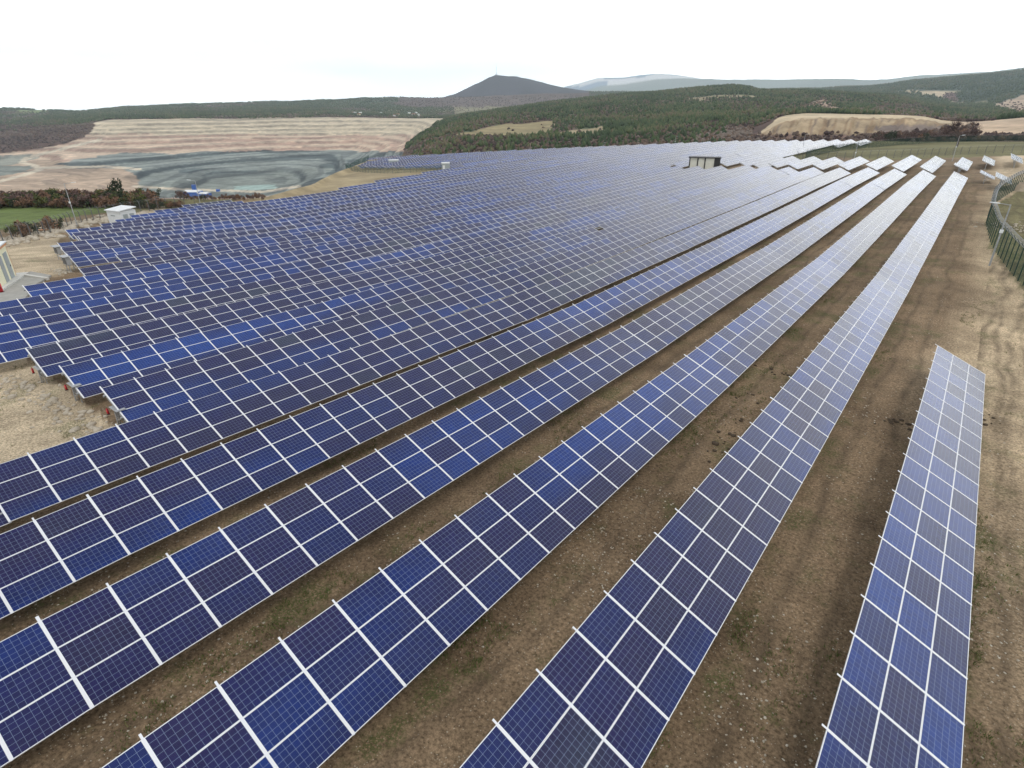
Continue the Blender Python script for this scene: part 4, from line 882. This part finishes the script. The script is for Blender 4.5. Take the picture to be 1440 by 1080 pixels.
# inverter cabinets and extinguishers under the near ends of the rows
def cabinet(x, y, z, s, label):
    o = empty('inverter_cabinet', (x, y, z), (0, 0, 0)); o.scale = (s, s, s); uniq(o, label, 'inverter cabinet')
    part(o, 'housing', M_steel, ((-.5, -.22, .75), (.5, .12, 1.45))); part(o, 'canopy', M_steel, ((-.62, -.42, 1.50), (.62, .2, 1.53)))
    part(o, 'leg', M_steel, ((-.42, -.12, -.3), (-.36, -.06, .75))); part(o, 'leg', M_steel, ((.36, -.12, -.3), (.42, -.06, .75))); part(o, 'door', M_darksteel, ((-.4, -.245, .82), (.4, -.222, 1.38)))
for i, yy in ((6, 9.19), (7, 9.09), (8, 9.0), (12, 15.1), (15, 24.3), (17, 26.9), (20, 33.3)):
    x = X0-SP*i; z = ground_at(x+1, yy); w_ = ordw(i+1)
    cabinet(x+(1.9 if i in (15, 17) else 1.45), yy+(-.7 if i in (15, 17) else .12), z, 1.35 if i in (15, 17) else .78, 'grey inverter cabinet under the near end of the %s panel row' % w_)
    if i != 20: extinguisher(x+.55, yy-.2, z+.6, .6, 'red fire extinguisher under the near end of the %s panel row' % w_)
# cream and black building among the panels
def at_dist(px, py, d):
    r = ray(px, py); return r[0]*d, r[1]*d
x, y = at_dist(990.5, 228, 193); zb_ = ray(990, 220.6)[2]*193-3.5
M_ivory = noisy('ivory_panels', (.62, .62, .54), (.72, .72, .64), 1, .6, .3)
o = building('switchgear_building', x, y, VIEW-.30, 'cream and black switchgear building in the middle of the far panels', 'building', zb_)
part(o, 'wall', M_ivory, ((-4.3, -1.5, -1.5), (4.3, 1.5, 3.3))); part(o, 'roof', M_black, ((-4.6, -1.8, 3.3), (4.6, 1.8, 3.5)))
for xx in (-4.32, -2.05, .0, 2.75): part(o, 'pillar', M_black, ((xx, -1.62, -1.5), (xx+(.32 if xx < 2 else 1.5), -1.45, 3.297)))
part(o, 'pillar', M_black, ((4.28, -1.62, -1.5), (4.42, -1.45, 3.297)))
for px, py, w_, h_, lab in ((554, 233.5, 4.4, 2.6, 'white roofed grey kiosk on the sandy rise, nearer the pit'), (627, 239.5, 3.0, 2.6, 'white roofed grey kiosk at the end of the sandy rise among panels')):
    q = on_ground(px, py); o = building('kiosk', q[0], q[1], VIEW+.2, lab, 'kiosk'); part(o, 'wall', M_grey, ((-w_/2, -1.2, -1), (w_/2, 1.2, h_))); part(o, 'roof', M_white, ((-w_/2-.1, -1.3, h_), (w_/2+.1, 1.3, h_+.35)))
    part(o, 'door', M_white, ((-w_/2+.2, -1.23, 0), (-w_/2+1.1, -1.2, 2.0)))
# pit plant
def hit(px, py, dmin):
    r = ray(px, py); d = dmin
    while d < 9000:
        if r[2]*d < ground_at(r[0]*d, r[1]*d): return r[0]*d, r[1]*d
        d += 4
    return r[0]*dmin, r[1]*dmin
def far_building(name, px, py, d, w_, dp, h_, mw, mr, label, cat, rot=0.0):
    x, y = hit(px, py, d*.6); z = ground_at(x, y)
    o = empty(name, (x, y, z), (0, 0, VIEW+rot)); uniq(o, label, cat)
    part(o, 'wall', mw, ((-w_/2, -dp/2, -3), (w_/2, dp/2, h_)))
    mb = MB(); zt = h_; hw = w_/2+.3; hd = dp/2+.3; rz = zt+dp*.12
    mb.v = [(-hw, -hd, zt), (hw, -hd, zt), (hw, hd, zt), (-hw, hd, zt), (-hw, 0, rz), (hw, 0, rz)]; mb.f = [(0, 1, 5, 4), (2, 3, 4, 5), (1, 2, 5), (3, 0, 4), (3, 2, 1, 0)]; mb.m = [0]*5
    link('roof', mb.mesh('roof', [mr]), o); return o
M_wroof = mat('white_sheeting', (.75, .77, .78), .5); M_tile = mat('clay_tiles', (.30, .12, .07), .8)
far_building('plant_shed', 273, 276.5, 880, 18, 16, 6.5, M_blue, M_wroof, 'blue shed with white roof, left one at the pit plant', 'shed')
far_building('plant_shed', 286, 277.5, 872, 16, 14, 5, M_blue, M_wroof, 'blue shed with white roof, right one at the pit plant', 'shed')
far_building('silo_tower', 274.5, 270, 905, 4.5, 4.5, 9, M_blue, M_blue, 'narrow blue tower behind the blue sheds at the pit', 'tower')
far_building('site_cabin', 307, 269.5, 900, 4, 4, 2.6, M_blue, M_blue, 'tiny blue cabin on the pit road right of the blue sheds', 'cabin')
vil = random.Random(4)
for k in range(14):
    px = vil.uniform(478, 600); py = vil.uniform(160, 165.5); r = ray(px, py); x, y = hit(px, py, 1990)
    o = empty('house', (x, y, ground_at(x, y)), (0, 0, vil.uniform(0, 3))); uniq(o, 'tiny far village house with %s roof above the rim of the pit' % ('red tiled' if k % 2 else 'pale'), 'house', 'village houses above the pit rim')
    part(o, 'wall', M_white if k % 3 else M_cream, ((-5, -4, -4), (5, 4, 5))); mb = MB(); mb.v = [(-5.4, -4.4, 5), (5.4, -4.4, 5), (5.4, 4.4, 5), (-5.4, 4.4, 5), (-5.4, 0, 7.5), (5.4, 0, 7.5)]; mb.f = [(0, 1, 5, 4), (2, 3, 4, 5), (1, 2, 5), (3, 0, 4), (3, 2, 1, 0)]; mb.m = [0]*5
    link('roof', mb.mesh('roof', [M_tile if k % 2 else M_wroof]), o)
r = ray(698, 107); x, y = r[0]*5600, r[1]*5600; o = empty('radio_mast', (x, y, ground_at(x, y))); uniq(o, 'thin radio mast on the summit of the cone shaped mountain', 'mast')
mb = MB(); mb.tube((0, 0, -10), (0, 0, 88), 2.4, 1.3, 6, 0); link('mast', mb.mesh('mast', [M_steel]), o); mb = MB(); mb.box((-9, -6, -6), (9, 6, 9)); link('hut', mb.mesh('hut', [M_white]), o)
# orange crate-like box by the left fence
q = on_ground(63, 326); o = empty('wooden_bench', (q[0], q[1], ground_at(q[0], q[1])), (0, 0, VIEW)); uniq(o, 'small orange wooden bench by the rubble at the left fence', 'bench')
part(o, 'seat', M_orange, ((-1.1, -.35, .45), (1.1, .35, .55))); part(o, 'leg', M_orange, ((-1.0, -.3, -.1), (-.85, .3, .45))); part(o, 'leg', M_orange, ((.85, -.3, -.1), (1.0, .3, .45)))

# ------------------------------------------------------------------ stones, tufts, heaps
def stones(name, pts, smin, smax, m, label, seed=1, flat=.6):
    r = np.random.default_rng(seed); pts = np.array(pts); n = len(pts)
    bm = bmesh.new(); bmesh.ops.create_icosphere(bm, subdivisions=1, radius=1); bv = np.array([v.co[:] for v in bm.verts]); bf = np.array([[v.index for v in f.verts] for f in bm.faces]); bm.free()
    s = np.exp(r.uniform(math.log(smin), math.log(smax), n)); sc3 = s[:, None]*np.stack([r.uniform(.7, 1.4, n), r.uniform(.7, 1.4, n), r.uniform(flat*.6, flat*1.2, n)], 1)
    rot = r.uniform(0, 6.28, n); jit = r.uniform(.75, 1.2, (n, len(bv), 1)); v = bv[None]*jit*sc3[:, None]; c, s_ = np.cos(rot)[:, None], np.sin(rot)[:, None]
    V = np.stack([v[..., 0]*c-v[..., 1]*s_, v[..., 0]*s_+v[..., 1]*c, v[..., 2]], -1)+pts[:, None]
    F_ = (np.arange(n)[:, None, None]*len(bv)+bf[None]).reshape(-1, 3); o = link(name, npmesh(name, V.reshape(-1, 3), F_, [m])); uniq(o, label, None, None, 'stuff'); return o
pts = []
rr = random.Random(9)
while len(pts) < 15000:
    d = 6+85*rr.random()**1.3; a = math.radians(rr.uniform(-58, 50))+HEAD; x, y = d*math.cos(a), d*math.sin(a)
    if fbm(np.float64(x/4), np.float64(y/4), 2, 77) < rr.uniform(.25, .65): continue
    pts.append((x, y, ground_at(x, y)+.0))
M_peb = noisy('pebble_stone', (.30, .26, .20), (.62, .57, .47), 2.5, .9, .2, coord='Object')
stones('loose_stones', pts, .010, .045, M_peb, 'pale pebbles strewn over the soil between the panel rows')
pts = []
for (ax, ay), (bx, by), w_ in zip([(-118, 19), (-133, 33), (-150, 45)], [(-133, 33), (-150, 45), (-160, 60)], (1.6, 2.2, 2.2)):
    for _ in range(170):
        t = rr.random(); x = ax+(bx-ax)*t+rr.gauss(0, w_)+1.5; y = ay+(by-ay)*t+rr.gauss(0, w_)-1.0; pts.append((x, y, ground_at(x, y)+.1))
stones('rubble_wall', pts, .25, .75, M_rock, 'tumbled limestone rubble along the left wire fence', 3, .8)
pts = []
for i, yy in ((6, 8.2), (7, 8.0), (8, 7.6), (12, 14), (15, 23.0)):
    for _ in range(60):
        x = X0-SP*i+rr.gauss(.5, 1.6); y = yy+rr.gauss(0, .6); pts.append((x, y, ground_at(x, y)+.02))
q = on_ground(1415, 318)
for _ in range(70): x = q[0]+rr.gauss(0, 2.6); y = q[1]+rr.gauss(0, 2.2); pts.append((x, y, ground_at(x, y)+.05))
stones('broken_stone', pts, .06, .24, M_rock, 'broken pale stone at the row ends and right of the fence', 5, .8)
# dark clods thrown up between the rows
pts = []
for px, py, n in ((1083, 520, 9), (1020, 622, 6), (1027, 612, 7), (1045, 595, 5), (1060, 560, 5), (1250, 590, 8), (1262, 592, 5), (1386, 586, 7), (1150, 545, 4), (1008, 640, 6)):
    q = on_ground(px, py)
    for _ in range(n): x = q[0]+rr.gauss(0, .45); y = q[1]+rr.gauss(0, .55); pts.append((x, y, ground_at(x, y)+.02))
M_clod = noisy('damp_soil', (.07, .052, .038), (.11, .085, .06), 5, .95, .1)
stones('soil_clods', pts, .05, .15, M_clod, 'dark damp clods of dug soil between the nearest rows', 6, .7)
def tufts(n, seed=2):
    r = np.random.default_rng(seed); V = []; F_ = []; k = 0
    while k < n:
        d = 7+60*r.random()**1.2; a = math.radians(r.uniform(-57, 48))+HEAD; x, y = d*math.cos(a), d*math.sin(a)
        lane = ((X0-x)/SP) % 1
        if fbm(np.float64(x/2.2), np.float64(y/5), 3, 88) < .56 or (x < X0+6 and not (.12 < 1-lane < .60) and r.random() < .7): continue
        z = ground_at(x, y)
        for _ in range(7):
            h = r.uniform(.05, .16); t = r.uniform(0, 6.28); bx = x+r.normal(0, .07); by = y+r.normal(0, .07); w_ = .016; c, s_ = math.cos(t)*w_, math.sin(t)*w_; lx, ly = r.normal(0, .05), r.normal(0, .05)
            b0 = len(V); V += [(bx-c, by-s_, z-.01), (bx+c, by+s_, z-.01), (bx+lx, by+ly, z+h)]; F_.append((b0, b0+1, b0+2))
        k += 1
    o = link('grass_tufts', npmesh('grass_tufts', V, F_, [mat('blade_green', (.085, .12, .03), .8, 0, .2), mat('blade_dry', (.17, .16, .07), .8, 0, .2)], r.integers(0, 2, len(F_)))); uniq(o, 'sparse green and straw coloured tufts growing between the rows', None, None, 'stuff')
tufts(4200)
def heap_mesh(x, y, rx, ry, h, label):
    mb = MB(); n, k = 22, 7; O = Vector((x, y, ground_at(x, y)-.15)); V = [(0, 0, h)]; F_ = []
    for j in range(1, k+1):
        for i in range(n):
            t = 2*math.pi*i/n; f = j/k; w_ = 1+.18*math.sin(3*t+1)+.08*math.sin(7*t); V.append((rx*f*w_*math.cos(t), ry*f*w_*math.sin(t), h*(math.cos(f*math.pi)*.5+.5)+.1*math.sin(5*t+j)*(1-f)))
    for i in range(n): F_.append((0, 1+i, 1+(i+1) % n))
    for j in range(k-1):
        for i in range(n): a = 1+j*n+i; b = 1+j*n+(i+1) % n; F_.append((a, a+n, b+n, b))
    me = bpy.data.meshes.new('soil_heap'); me.from_pydata(V, [], F_); me.materials.append(noisy('heap_soil', (.24, .19, .14), (.36, .30, .22), 1.4, .95, .1, bump=.5)); me.polygons.foreach_set('use_smooth', [True]*len(F_)); me.update()
    o = link('soil_heap', me, None, O); uniq(o, label, 'soil heap')
heap_mesh(6.0, 150, 4.2, 3.2, 1.5, 'rounded heap of grey brown soil by the right fence')

# ------------------------------------------------------------------ haze
mb = MB(); mb.box((-12500, -12500, -1200), (12500, 12500, 700)); hz = mb.mesh('haze', [])
M = bpy.data.materials.new('haze_air'); M.use_nodes = True; t = M.node_tree; t.nodes.clear()
pv = N(t, 'ShaderNodeVolumePrincipled'); pv.inputs['Color'].default_value = (.80, .92, 1, 1); pv.inputs['Density'].default_value = 1.0e-4; pv.inputs['Anisotropy'].default_value = .3
oo = N(t, 'ShaderNodeOutputMaterial'); LK(t, pv.outputs[0], oo.inputs['Volume']); hz.materials.append(M)
o = link('haze', hz); uniq(o, 'thin pale blue air over the whole landscape', None, None, 'stuff')
